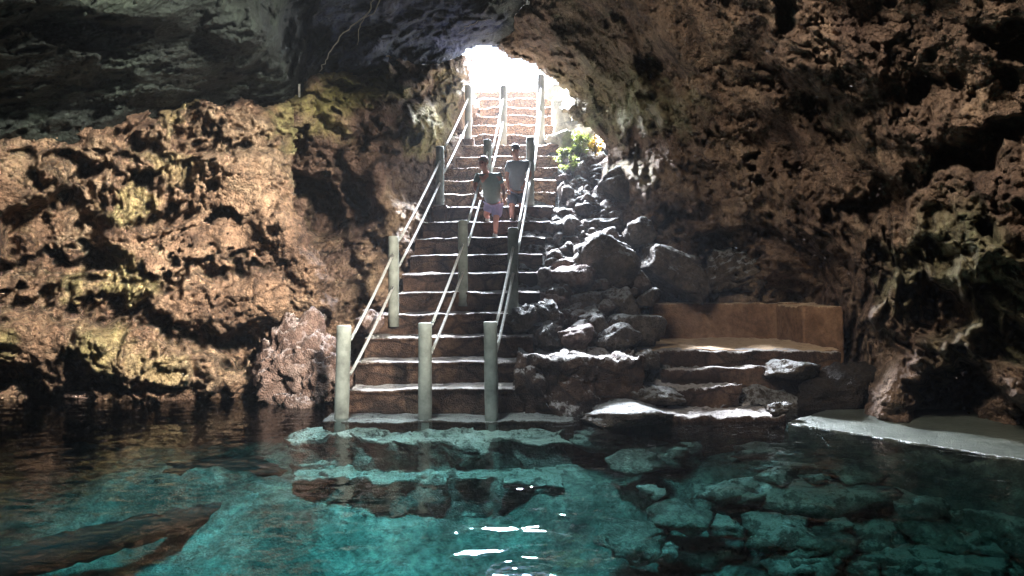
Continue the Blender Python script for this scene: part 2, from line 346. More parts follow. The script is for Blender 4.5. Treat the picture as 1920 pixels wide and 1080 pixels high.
def relief(name, xr, yr, step, ctrl, poly, feats, mat, amp=0.30, fine=0.07, edge=(40, 1.6), edge_noise=14, seed=0, moss_glowf=(), drape=(), pits=0.0, warp=16, holes=0.3, calm=(), wild=()):
    """a rock face: real distances at control points, carved with hollows and swollen with bulges, roughened in 3D"""
    nu = int((xr[1] - xr[0]) / step) + 1; nv = int((yr[1] - yr[0]) / step) + 1
    gx, gy = np.meshgrid(np.linspace(xr[0], xr[1], nu), np.linspace(yr[0], yr[1], nv)); x = gx.ravel(); y = gy.ravel()
    D = rbf(ctrl)(x, y)
    base = np.stack([(x - 960) / F * D, D, H - (y - 530) / F * D], 1)
    nz = lambda s, o=0, k=4: fbm(base * s + seed * 13.7 + o, k)
    n1 = nz(1.3, 3); n2 = nz(1.3, 31)
    wx = x + warp * 2.2 * n1 + warp * 0.7 * nz(5, 50, 3); wy = y + warp * 2.2 * n2 + warp * 0.7 * nz(5, 70, 3)
    dd = np.zeros(len(x))
    for ft in feats:
        cx, cy_, rx, ry, rot, am = ft[:6]
        c, s = math.cos(math.radians(rot)), math.sin(math.radians(rot))
        u = ((wx - cx) * c + (wy - cy_) * s) / rx; v = (-(wx - cx) * s + (wy - cy_) * c) / ry
        r = np.sqrt(u * u + v * v)
        if am > 0:   # hollow: steep-sided
            dd += am * (1 - sstep(0.62, 1.12, r))
        else:        # bulge: rounded
            dd = np.minimum(dd, dd + am * np.sqrt(np.clip(1 - r * r, 0, 1))) if len(ft) < 7 else np.minimum(dd, am * np.sqrt(np.clip(1 - r * r, 0, 1)))
    # noise displacement (towards the viewer = negative)
    big = nz(0.55, 5, 3) * amp * 1.7
    zone = sstep(-0.1, 0.45, nz(0.5, 120, 3))                        # smooth faces beside broken ones
    for (cx, cy_, rx, ry) in calm: zone = zone * (0.15 + 0.85 * sstep(0.6, 1.2, np.sqrt(((wx - cx) / rx) ** 2 + ((wy - cy_) / ry) ** 2)))
    for (cx, cy_, rx, ry) in wild: zone = np.maximum(zone, 1 - sstep(0.6, 1.2, np.sqrt(((wx - cx) / rx) ** 2 + ((wy - cy_) / ry) ** 2)))
    med = -(ridged(base * 1.2 + seed, 3) - 0.5) * amp * (0.10 + 0.40 * zone)
    sm = nz(4.0, 9, 4) * fine * (0.55 + 1.3 * zone) + nz(14, 19, 3) * fine * 0.5 + nz(36, 23, 2) * fine * 0.22
    lump = worley(base * 0.95 + 0.45 * np.stack([n1, n2, n1], 1) + seed)
    wv = worley(base * 2.6 + 0.35 * np.stack([n1, n2, n1], 1) + seed)
    dsp = big + med + sm + (lump - 0.5) ** 2 * amp * 1.5 * np.sign(lump - 0.5) + (wv - 0.5) * fine * (0.3 + 1.6 * zone)
    ck = np.abs(fbm(base * np.array([0.9, 0.9, 1.3]) + seed * 2.2 + 0.2 * np.stack([n1, n2, n1], 1), 4)); dsp += 0.16 * (1 - sstep(0.0, 0.035, ck)) + 0.05 * (1 - sstep(0.0, 0.12, ck))
    hol = worley(base * np.array([1.5, 1.5, 1.9]) + 0.5 * np.stack([n2, n1, n2], 1) + seed * 3)
    dsp += holes * (1 - sstep(0.16, 0.34, hol)) * (0.3 + zone)
    if pits:
        w2 = worley(base * np.array([7.5, 7.5, 6.0]) + 0.4 * np.stack([n2, n1, n2], 1))
        dsp += pits * 0.5 * (1 - sstep(0.15, 0.36, w2)) * sstep(-0.3, 0.4, nz(0.8, 91, 3))
    for (cx, cy_, rx, ry, am) in drape:   # hanging tufa curtains: ribs stretched vertically
        m3 = 1 - sstep(0.5, 1.2, np.sqrt(((wx - cx) / rx) ** 2 + ((wy - cy_) / ry) ** 2))
        rb = ridged(base * np.array([5.2, 2.2, 1.1]) + seed + 5, 4)
        rh = sstep(-0.15, 0.3, fbm(base * np.array([2.6, 2.6, 1.9]) + 77, 4))
        dsp += m3 * (-(rb - 0.5) * am * 0.9 + rh * am * 1.2)
    D2 = D + dd + dsp
    if edge:
        sdv = poly_sd(x, y, poly) + edge_noise * (1.2 * nz(1.1, 40, 4) + 0.5 * nz(6, 44, 3))
        t = np.clip(1 - sdv / edge[0], 0, 1); D2 = D2 + edge[1] * (1 - np.sqrt(np.clip(1 - t * t, 0, 1)))
    else:
        sdv = poly_sd(x, y, poly)
    D2 = np.maximum(D2, 2.5)
    lx = 0.2 * amp * nz(2.0, 60, 2) * zone; lz = 0.2 * amp * nz(2.0, 66, 2) * zone
    V = np.stack([(x - 960) / F * D2 + lx, D2, H - (y - 530) / F * D2 + lz], 1)
    moss_glow = np.zeros(len(x))
    for (cx, cy_, rx, ry, am) in moss_glowf:
        moss_glow += am * (1 - sstep(0.45, 1.15, np.sqrt(((wx - cx) / rx) ** 2 + ((wy - cy_) / ry) ** 2)))
    q = grid_faces(nu, nv, sdv > 0)[:, ::-1]
    V, q, moss_glow = compact(V, q, moss_glow)
    o = mesh_np(name, V, q, mat, moss_glow)
    return tag(o, kind='structure')

# ------------------------------------------------------------------ cave rock (setting)
left = relief('cave_wall_left', (-500, 720), (120, 900), 2.6,
    [(-500, 300, 9.5), (-500, 700, 9.5), (0, 270, 11.8), (0, 420, 12.6), (0, 520, 12.9), (0, 640, 12.0), (0, 720, 13.2), (0, 800, 12.6),
     (200, 230, 12.9), (200, 400, 12.8), (200, 520, 13.2), (200, 650, 12.0), (200, 740, 12.8), (400, 200, 13.6), (420, 330, 12.6), (400, 450, 12.7),
     (400, 560, 12.8), (400, 690, 12.6), (480, 735, 13.3), (540, 220, 14.2), (540, 420, 12.7), (580, 520, 12.8), (650, 600, 13.4), (620, 700, 14.0),
     (500, 640, 13.9), (300, 850, 12.6), (600, 880, 13.0), (-500, 850, 9.5)],
    [(-520, 330), (0, 262), (60, 246), (130, 226), (200, 214), (300, 196), (340, 190), (400, 180), (470, 182), (500, 190), (548, 200), (556, 260), (546, 300), (556, 350),
     (572, 420), (600, 470), (640, 540), (664, 600), (668, 640), (690, 700), (700, 920), (-520, 920)],
    [(140, 300, 55, 26, -8, 0.75), (110, 430, 100, 62, 5, 1.0), (40, 440, 60, 50, 0, 0.5), (250, 300, 30, 16, 20, 0.5), (300, 270, 36, 20, -10, 0.7), (365, 225, 24, 22, 0, 0.7), (395, 245, 14, 26, 0, 0.5),
     (345, 325, 18, 30, 10, 0.8), (250, 350, 28, 18, 0, 0.6), (310, 410, 62, 30, -6, 0.9), (330, 450, 60, 14, -10, 0.5), (430, 425, 36, 15, 4, 0.8), (400, 500, 110, 14, -4, 0.7),
     (120, 495, 150, 30, 4, 1.5), (30, 560, 60, 20, 10, 0.6), (210, 580, 70, 26, 5, 0.9), (300, 520, 50, 22, 0, 0.5), (505, 250, 20, 24, 0, 0.35),
     (300, 615, 45, 18, 10, 0.55), (370, 640, 40, 20, 5, 0.8), (430, 630, 50, 26, 15, 0.9), (236, 640, 9, 50, 4, 0.45), (60, 725, 170, 22, 3, 1.2), (235, 730, 110, 14, 0, 0.7), (460, 660, 30, 30, 0, 0.8), (640, 590, 30, 22, 0, 0.5),
     (80, 640, 120, 62, 8, -0.9), (192, 660, 58, 66, 0, -0.9), (285, 690, 62, 62, 30, -0.7), (370, 690, 100, 34, 18, -0.5), (90, 350, 34, 70, 0, -0.7), (470, 350, 100, 90, 30, -0.55),
     (560, 450, 60, 90, -20, -0.5), (330, 560, 90, 46, 10, -0.5), (500, 560, 110, 60, 8, -0.6), (170, 540, 30, 40, 0, -0.4), (245, 530, 34, 40, 0, -0.5), (600, 580, 50, 50, 0, -0.4)],
    M['left'], amp=0.34, fine=0.085, edge=(64, 0.9), edge_noise=12, seed=1, pits=0.17, calm=[(200, 665, 330, 80), (470, 370, 130, 120), (500, 560, 170, 70)], wild=[(260, 280, 260, 90), (200, 530, 130, 40)],
    moss_glowf=[(560, 230, 60, 60, 0.9), (320, 215, 50, 25, 0.5), (240, 390, 60, 30, 0.5), (190, 660, 60, 60, 0.55), (240, 520, 60, 50, 0.6), (130, 540, 60, 30, 0.5), (0, 640, 30, 60, 0.6), (330, 300, 60, 40, 0.35), (300, 690, 60, 40, 0.35)],
    drape=[(90, 350, 45, 80, 0.34), (330, 260, 170, 90, 0.40), (250, 360, 110, 60, 0.3), (200, 540, 130, 45, 0.34)])

back = relief('cave_wall_recess', (440, 900), (60, 760), 2.4,
    [(440, 300, 15.5), (500, 200, 15.0), (580, 180, 15.2), (620, 150, 16.2), (700, 110, 16.6), (800, 120, 17.6), (870, 110, 19.0), (640, 230, 15.6), (700, 300, 15.9),
     (780, 230, 16.8), (850, 180, 18.4), (850, 280, 18.2), (600, 380, 17.2), (560, 450, 16.5), (700, 420, 16.3), (790, 380, 16.9), (830, 420, 17.2), (620, 480, 15.6), (700, 520, 14.9), (760, 500, 15.2),
     (720, 600, 14.0), (640, 640, 14.2), (740, 700, 13.0), (500, 700, 14.5), (890, 230, 20.0), (890, 400, 18.5)],
    [(430, 205), (500, 196), (556, 172), (580, 142), (620, 128), (650, 112), (700, 98), (760, 96), (800, 110), (840, 104), (868, 92), (884, 100), (880, 160), (900, 200), (900, 760), (430, 760)],
    [(556, 268, 24, 28, -10, 0.9), (545, 305, 14, 9, 10, 0.5), (625, 210, 10, 11, 0, 0.5), (705, 235, 11, 9, 0, 0.6), (680, 266, 22, 11, -5, 0.8), (655, 255, 16, 8, -20, 0.5), (740, 250, 52, 12, -18, 0.55),
     (633, 293, 17, 18, 0, 0.8), (592, 375, 34, 88, -35, 2.2), (668, 362, 24, 78, -30, 0.9), (650, 380, 26, 80, -28, 0.7), (650, 158, 40, 9, 5, 0.6), (735, 285, 16, 10, 0, 0.4), (700, 130, 60, 12, -5, 0.6), (640, 480, 40, 60, -20, 0.7), (690, 600, 40, 40, 0, 0.5),
     (610, 330, 44, 40, 20, -0.7), (730, 215, 60, 42, 0, -0.5), (640, 210, 60, 36, -10, -0.6), (800, 230, 40, 50, 0, -0.5), (620, 150, 60, 22, -10, -0.5), (770, 150, 40, 24, 0, -0.6), (800, 140, 22, 18, 0, -0.5), (735, 400, 48, 100, -20, -1.3), (720, 175, 70, 20, -5, -0.4)],  # tall bulge by the stairs added to keep entrance light off the left wall
    M['back'], amp=0.2, fine=0.04, edge=(20, 1.2), edge_noise=9, seed=4, pits=0.08, warp=10,
    moss_glowf=[(600, 190, 70, 35, 1.0), (700, 165, 90, 30, 1.0), (805, 250, 50, 55, 0.9), (600, 240, 50, 30, 0.7), (640, 140, 50, 16, 0.8), (840, 180, 40, 60, 0.5)])

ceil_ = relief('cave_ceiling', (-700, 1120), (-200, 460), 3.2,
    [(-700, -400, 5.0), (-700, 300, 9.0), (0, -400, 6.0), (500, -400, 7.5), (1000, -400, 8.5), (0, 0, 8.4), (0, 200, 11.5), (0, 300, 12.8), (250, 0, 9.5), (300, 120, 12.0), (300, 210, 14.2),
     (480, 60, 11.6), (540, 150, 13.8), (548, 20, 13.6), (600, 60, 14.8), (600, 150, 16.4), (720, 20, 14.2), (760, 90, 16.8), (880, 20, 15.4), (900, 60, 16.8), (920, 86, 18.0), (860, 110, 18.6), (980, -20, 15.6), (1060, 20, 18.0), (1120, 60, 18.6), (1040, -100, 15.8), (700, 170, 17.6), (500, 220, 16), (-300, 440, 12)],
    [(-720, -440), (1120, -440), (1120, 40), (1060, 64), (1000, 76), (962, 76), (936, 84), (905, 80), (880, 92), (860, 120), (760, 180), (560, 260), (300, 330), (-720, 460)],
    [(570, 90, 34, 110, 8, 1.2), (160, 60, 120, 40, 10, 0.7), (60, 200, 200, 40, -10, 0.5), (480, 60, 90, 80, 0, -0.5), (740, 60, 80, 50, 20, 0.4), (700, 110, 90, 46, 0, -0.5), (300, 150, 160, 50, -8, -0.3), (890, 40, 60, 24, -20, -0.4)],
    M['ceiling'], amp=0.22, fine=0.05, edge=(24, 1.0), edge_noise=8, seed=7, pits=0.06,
    moss_glowf=[(720, 40, 200, 150, 1.2), (880, 60, 80, 60, 1.0)])  # patches of painted blue glow on the ceiling

right = relief('cave_wall_right', (900, 2500), (-200, 900), 3.0,
    [(1000, -400, 9.5), (1700, -400, 5.5), (2500, -400, 4.5), (2500, 300, 5.0), (2500, 850, 6.0), (940, 50, 17.2), (1000, 0, 15.0), (1000, 115, 17.4), (1060, 180, 17.9), (1060, 60, 15.6), (1120, 270, 17.8), (1130, 350, 17.4), (1140, 420, 17.0),
     (1200, 120, 14.3), (1200, 260, 15.8), (1200, 450, 16.6), (1300, 550, 16.3), (1300, 400, 15.4), (1300, 250, 14.2), (1500, 560, 15.9), (1560, 640, 13.6), (1600, 560, 12.8), (1500, 200, 11.6), (1500, 420, 13.2), (1400, 50, 10.6),
     (1700, 50, 8.3), (1700, 250, 9.3), (1700, 450, 10.4), (1640, 600, 11.2), (1650, 790, 10.9), (1560, 780, 11.6), (1500, 740, 13.0), (1920, 0, 6.8), (1920, 300, 8.0), (1920, 500, 8.6), (1920, 680, 9.2), (1910, 790, 10.4), (1800, 600, 9.7), (1800, 790, 11.2), (1250, 640, 16), (1350, 760, 15), (1900, 880, 10.2), (1600, 880, 11.0)],
    [(1000, -440), (1000, -40), (992, 4), (950, 18), (936, 44), (938, 84), (962, 104), (1000, 122), (1036, 150), (1064, 172), (1052, 206), (1078, 236), (1116, 260), (1132, 286), (1112, 320), (1100, 370), (1080, 430), (1100, 640), (1200, 760), (1500, 900), (2500, 900), (2500, -440)],
    [(1160, 34, 16, 14, 0, 0.7), (1222, 124, 24, 20, 20, 0.7), (1225, 160, 34, 20, 0, 0.35), (1455, 28, 34, 38, 5, 0.9), (1465, 88, 14, 7, -10, 0.4), (1524, 214, 30, 20, 15, 0.8), (1402, 290, 30, 13, 4, 0.9), (1412, 336, 18, 18, 0, 0.8), (1490, 320, 20, 18, 40, 0.6),
     (1195, 300, 24, 12, 8, 0.6), (1330, 250, 34, 10, -10, 0.35), (1730, 165, 50, 26, -30, 0.8), (1840, 285, 110, 40, -24, 1.0), (1650, 375, 80, 36, -20, 1.0), (1740, 310, 60, 26, -30, 0.6), (1880, 60, 60, 36, 0, 0.7), (1670, 5, 20, 10, 0, 0.5),
     (1570, 250, 40, 18, 10, 0.4), (1300, 330, 40, 24, 0, 0.35), (1370, 490, 60, 40, 20, 0.7), (1260, 420, 26, 20, 0, 0.5), (1640, 490, 22, 40, 10, 0.5), (1720, 560, 44, 36, -20, 0.9), (1770, 600, 60, 52, 0, 0.9), (1700, 640, 24, 30, 20, 0.7), (1570, 700, 64, 110, 0, 1.3),
     (1860, 560, 40, 50, 20, 0.7), (1790, 730, 64, 66, 0, 1.6), (1880, 640, 60, 40, 0, 0.8), (1760, 480, 24, 30, 0, 0.5), (1840, 440, 34, 26, -20, 0.5), (1450, 150, 50, 22, 10, 0.3),
     (1692, 730, 54, 80, 10, -0.5), (1650, 560, 60, 50, -40, -0.7), (1730, 650, 60, 34, 30, -0.6), (1820, 650, 60, 50, -30, -0.8), (1905, 750, 32, 46, 0, -0.9), (1800, 500, 90, 40, -20, -0.5), (1360, 190, 90, 70, 0, -0.5), (1130, 120, 80, 60, 20, -0.5),
     (1560, 130, 120, 70, 10, -0.6), (1480, 500, 90, 70, 30, -0.4), (1250, 360, 70, 60, 0, -0.5), (1700, 230, 90, 50, 0, -0.4), (1180, 330, 50, 30, 0, -0.6), (1330, 440, 90, 30, -15, -0.5), (1200, 200, 60, 50, 10, -0.35)],
    M['right'], amp=0.36, fine=0.08, edge=(26, 1.6), edge_noise=9, seed=9, pits=0.16, calm=[(1220, 200, 260, 200)], wild=[(1780, 520, 220, 190)],
    moss_glowf=[(1230, 200, 90, 50, 0.8), (1120, 190, 110, 90, 0.7), (1180, 320, 60, 30, 0.6), (1110, 250, 30, 30, 0.8), (1680, 520, 60, 60, 0.9), (1820, 470, 130, 90, 0.9), (1880, 600, 90, 90, 0.9), (1780, 640, 60, 50, 0.4), (1100, 60, 90, 60, 0.3)],
    drape=[(1680, 540, 90, 90, 0.30), (1780, 470, 150, 90, 0.30), (1800, 640, 130, 60, 0.3), (1500, 400, 160, 70, 0.22)])

# the closed cavern round everything, with the entrance and two roof holes left open
def shell():
    nu, nv = 260, 130
    th, ph = np.meshgrid(np.linspace(0, 2 * np.pi, nu), np.linspace(0.0, np.pi, nv)); th = th.ravel(); ph = ph.ravel()
    d = np.stack([np.sin(ph) * np.cos(th), np.sin(ph) * np.sin(th), np.cos(ph)], 1)
    C = np.array([0, 4, 3.0])
    ax = np.where(d[:, 0] > 0, 13.5, 13.0); ay = np.where(d[:, 1] > 0, 15.6, 13.0); az = np.where(d[:, 2] > 0, 7.8, 6.5)
    r = 1 / (np.abs(d[:, 0] / ax) ** 8 + np.abs(d[:, 1] / ay) ** 8 + np.abs(d[:, 2] / az) ** 8) ** (1 / 8)
    V = C + d * r[:, None]
    n = fbm(V * 0.35, 5); s = np.where(V[:, 1] > 18.5, 0.15, 0.7)
    V = V + d * (n * s)[:, None]
    px = 960 + F * V[:, 0] / np.maximum(V[:, 1], 1); py = 530 - F * (V[:, 2] - H) / np.maximum(V[:, 1], 1)
    hole = (V[:, 1] > 17) & (((px > 846) & (px < 1150) & (py > -110) & (py < 330)) | ((px > 745) & (px < 1180) & (py > -140) & (py < 60)))
    for hx, hy, hr in ((5.2, -1.6, 1.2), (-3.2, 1.6, 2.0), (-2.2, 7.0, 1.2)):
        hole |= (V[:, 2] > 8) & ((V[:, 0] - hx) ** 2 + (V[:, 1] - hy) ** 2 < hr * hr)
    q = grid_faces(nu, nv, ~hole)
    V, q, _ = compact(V, q)
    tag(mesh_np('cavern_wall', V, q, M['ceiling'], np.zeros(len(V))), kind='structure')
shell()

# ------------------------------------------------------------------ pool
def pool():
    nu, nv = 300, 260
    gx, gy = np.meshgrid(np.linspace(-14, 13, nu), np.linspace(-5, 16, nv)); x = gx.ravel(); y = gy.ravel()
    p = np.stack([x, y, 0 * x], 1)
    z = -1.55 + 0.26 * fbm(p * 0.6 + 3, 5) + 0.06 * fbm(p * 2.5 + 7, 4)
    z += 0.75 * sstep(8.6, 10.4, y + 0.5 * fbm(p * 0.5, 3))
    z -= 0.8 * sstep(6.0, 2.0, y)
    z += 0.45 * sstep(0.6, 4.2, x) * sstep(6.0, 9.5, y)
    ang = np.exp(-(((y - 8.6) - 0.35 * (x + 5.0)) / 0.5) ** 2) * sstep(-2.2, -3.4, x)
    moss_glow = np.clip(1.2 * sstep(0.1, 0.6, fbm(p * 0.7 + 40, 4)), 0, 1) * 0.6
    V = np.stack([x, y, z], 1)
    tag(mesh_np('pool_bottom', V, grid_faces(nu, nv), M['bottom'], moss_glow), kind='structure')
    bm = bmesh.new(); bmesh.ops.create_cube(bm, size=1)
    bmesh.ops.scale(bm, vec=(25.5, 20.6, 3.8), verts=bm.verts); bmesh.ops.translate(bm, vec=(-0.2, 5.4, -1.9), verts=bm.verts)
    me = bpy.data.meshes.new('water'); bm.to_mesh(me); bm.free()
    tag(link_mesh('water', me, M['water'], smooth=False), kind='structure')
pool()

# ------------------------------------------------------------------ stones
def ico(sub):
    bm = bmesh.new(); bmesh.ops.create_icosphere(bm, subdivisions=sub, radius=1)
    V = np.array([v.co[:] for v in bm.verts]); T = np.array([[v.index for v in f.verts] for f in bm.faces]); bm.free()
    return V, T
ICO = {k: ico(k) for k in (3, 4, 5)}

def stone(name, c, r, seed, mat, sub=4, rot=0, rough=0.11, tilt=0, flat=0.0, pitted=0.0):
    V0, T = ICO[sub]; rs = np.random.RandomState(seed)
    n = rs.normal(size=(11, 3)); n /= np.linalg.norm(n, axis=1)[:, None]; h = 0.62 + 0.38 * rs.rand(11)
    if flat: n[0] = (0, 0, 1); h[0] = flat
    s = np.clip(V0 @ n.T, 0, None) / h
    R = 1 / (np.sum(s ** 16, 1) + 0.78 ** 16) ** (1 / 16)
    V = V0 * R[:, None]
    nn = fbm(V * 1.6 + seed * 3.1, 5) * rough * 1.7 + ridged(V * 3.0 + seed, 3) * rough * 0.35 + fbm(V * 6 + seed, 4) * rough * 0.55 + fbm(V * 14 + seed, 2) * rough * 0.2
    if pitted: nn = nn - pitted * (1 - sstep(0.15, 0.45, worley(V * 2.5 + seed)))
    V = V * (1 + nn)[:, None] * np.array(r)
    a = math.radians(rot); t = math.radians(tilt)
    Rt = np.array([[math.cos(t), 0, math.sin(t)], [0, 1, 0], [-math.sin(t), 0, math.cos(t)]])
    Rz = np.array([[math.cos(a), -math.sin(a), 0], [math.sin(a), math.cos(a), 0], [0, 0, 1]])
    V = V @ Rt.T @ Rz.T
    o = mesh_np(name, V, T, mat, np.zeros(len(V)))
    o.location = c
    return o

def stone_px(px, py, D, wpx, hpx, seed, label, mat='boulder', group='boulders piled beside the stairs', depth=0.9, cat='boulder', name='boulder', **k):
    c = P(px, py, D); s = D / F / 2
    o = stone(name, c, (wpx * s, wpx * s * depth, hpx * s), seed, M[mat], **k)
    return tag(o, label, cat, group)

# left of the stairs
stone_px(556, 690, 12.5, 160, 150, 3, 'large pinkish pitted boulder standing in the water left of the stair foot', 'boulder_warm', sub=5, pitted=0.34, rough=0.2)
stone_px(618, 700, 12.3, 90, 130, 4, 'narrow broken boulder wedged between the pink boulder and the left stair post', 'boulder_warm', sub=5, pitted=0.4, rough=0.2)
stone_px(575, 752, 12.0, 60, 34, 6, 'small yellow stone at the waterline under the pink boulder', 'boulder_warm', pitted=0.1)
stone_px(532, 748, 12.1, 34, 26, 16, 'little pale stone at the waterline below the pink boulder', 'boulder_warm')
stone_px(690, 602, 12.9, 60, 46, 8, 'pinkish rock lying beside the left end of the fourth step', 'boulder_warm', pitted=0.12)
stone_px(150, 742, 12.9, 50, 16, 9, 'flat tan stone breaking the water below the left cave wall', 'boulder_warm')
# right of the stairs: the pile
pile = [
 (1140, 490, 14.6, 130, 110, 21, 'big slanting dark boulder with a smooth olive face above the rock pile', dict(rot=20, tilt=28, sub=5, flat=0.6, rough=0.08)),
 (1265, 505, 14.9, 150, 105, 22, 'large boulder with a dusted top painted white as if lit above the bench wall', dict(rot=-20, tilt=18, sub=5, flat=0.62, rough=0.1, pitted=0.06)),
 (1205, 440, 15.4, 60, 50, 23, 'black rounded boulder in the gap between the two largest boulders', {}),
 (1090, 532, 14.1, 100, 62, 24, 'orange-brown boulder below the slanting dark boulder', dict(mat='boulder_warm')),
 (1042, 560, 13.6, 70, 44, 25, 'flat stone with a top painted pale as if lit beside the sixth step', dict(mat='boulder_warm', flat=0.5)),
 (1107, 568, 13.5, 62, 54, 26, 'pointed dark stone in the middle of the rock pile', {}),
 (1165, 566, 13.4, 74, 60, 27, 'jagged stone with a crusted top painted bright as if lit in the rock pile', dict(pitted=0.15)),
 (1215, 560, 13.9, 46, 36, 28, 'small brown stone left of the bench wall top', {}),
 (1025, 590, 13.0, 50, 70, 29, 'upright rounded grey stone beside the stairs', {}),
 (1110, 603, 13.0, 70, 56, 30, 'dark stone with bright ridges above the ledge', dict(pitted=0.1)),
 (1183, 612, 12.9, 92, 76, 31, 'broad flat-topped dark boulder left of the bench', dict(flat=0.55)),
 (1080, 634, 12.5, 62, 48, 32, 'rounded reddish stone with a top painted white as if lit on the ledge', dict(mat='boulder_warm')),
 (1150, 640, 12.5, 86, 56, 33, 'dark boulder with a crusted top painted white as if lit at the right of the ledge', dict(pitted=0.14)),
 (1028, 640, 12.5, 56, 46, 34, 'black stone on the ledge next to the third step', {}),
 (975, 600, 12.75, 56, 52, 35, 'brown stone at the right end of the fourth step', {}),
 (1005, 618, 12.7, 30, 30, 36, 'small black stone between the step end and the upright grey stone', {}),
 (1060, 500, 14.7, 60, 40, 37, 'pink jagged stone high in the rock pile by the stairs', dict(mat='boulder_warm')),
 (1080, 468, 15.2, 60, 36, 38, 'pink crumbly stone below the blue-grey rubble', dict(mat='boulder_warm', pitted=0.12)),
 (1055, 535, 14.0, 34, 24, 39, 'small flat stone beside the orange-brown boulder', {}),
 (1130, 425, 16.2, 100, 40, 40, 'wide blue-grey crusted stone with daylight painted on top above the slanting boulder', dict(pitted=0.15)),
 (1180, 360, 16.9, 120, 90, 41, 'big smooth olive boulder under the right cave wall', dict(sub=5, rough=0.07)),
 (1095, 350, 17.4, 40, 36, 42, 'grey-green stone below the leafy plants', {}),
 (1072, 380, 17.0, 44, 34, 43, 'grey stone halfway down the rubble slope', {}),
 (1060, 415, 16.2, 46, 34, 44, 'rounded brown stone beside the stair side', dict(mat='boulder_warm')),
 (1105, 395, 16.6, 36, 30, 45, 'blue-grey stone left of the smooth olive boulder', {}),
 (1058, 345, 17.6, 34, 28, 46, 'pale pink stone close to the stair side near the plants', dict(mat='boulder_warm')),
 (1370, 515, 15.9, 120, 80, 47, 'jagged blue-grey rock between the large boulder and the cave wall', dict(pitted=0.2, rough=0.14, sub=5, tilt=-20)),
]
for px, py, D, wp, hp, sd_, lab, kw in pile:
    kw = dict(kw); mt = kw.pop('mat', 'boulder')
    stone_px(px, py, D, wp, hp, sd_, lab, mt, **kw)
# small rubble covering the slope (more than could be told apart): one object
def rubble(name, pts, seed, mat):
    rs = np.random.RandomState(seed); VV = []; TT = []; off = 0
    for (c, s) in pts:
        V0, T = ICO[3]
        n = rs.normal(size=(8, 3)); n /= np.linalg.norm(n, axis=1)[:, None]
        R = 1 / (np.sum((np.clip(V0 @ n.T, 0, None) / (0.6 + 0.4 * rs.rand(8))) ** 8, 1) + 0.1) ** (1 / 8)
        V = V0 * (R * (1 + 0.2 * fbm(V0 * 1.7 + rs.rand() * 50, 3)))[:, None] * s * (0.7 + 0.6 * rs.rand(3))
        VV.append(V + np.array(c)); TT.append(T + off); off += len(V)
    return mesh_np(name, np.concatenate(VV), np.concatenate(TT), mat, np.zeros(off))

def slope_z(x, y):
    return (y - 10.87) * 0.692 - 0.30 - 0.10 * (x - 0.8)
gx, gy = np.meshgrid(np.linspace(0.1, 5.5, 150), np.linspace(11.6, 20.2, 220)); x = gx.ravel(); y = gy.ravel()
pp = np.stack([x, y, 0 * x], 1)
z = slope_z(x, y) + 0.16 * fbm(pp * 1.2, 5) + 0.10 * ridged(pp * 2.6, 3)
z = np.where(x > 2.1, np.minimum(z, 0.75 + 0 * z + np.clip(y - 15.8, 0, 9) * 0.9), z)
z = np.where(y < 12.3, np.minimum(z, 0.35), z)
tag(mesh_np('rubble_slope', np.stack([x, y, z], 1), grid_faces(150, 220), M['boulder'], np.zeros(len(x))), kind='structure')
rs = np.random.RandomState(5); pts = []
for k in range(330):
    yy = 12.6 + 6.3 * rs.rand(); lo = 0.35 + (yy - 12) * 0.115
    xx = lo + rs.rand() ** 0.8 * (0.7 + 1.2 * rs.rand()); s_ = 0.05 + 0.15 * rs.rand() ** 2
    pts.append(((xx, yy, slope_z(xx, yy) + s_ * 0.5 + 0.08), s_))
tag(rubble('small_rubble', pts, 8, M['rubble']), 'loose small stones strewn down the slope right of the stairs', 'rubble', kind='stuff')

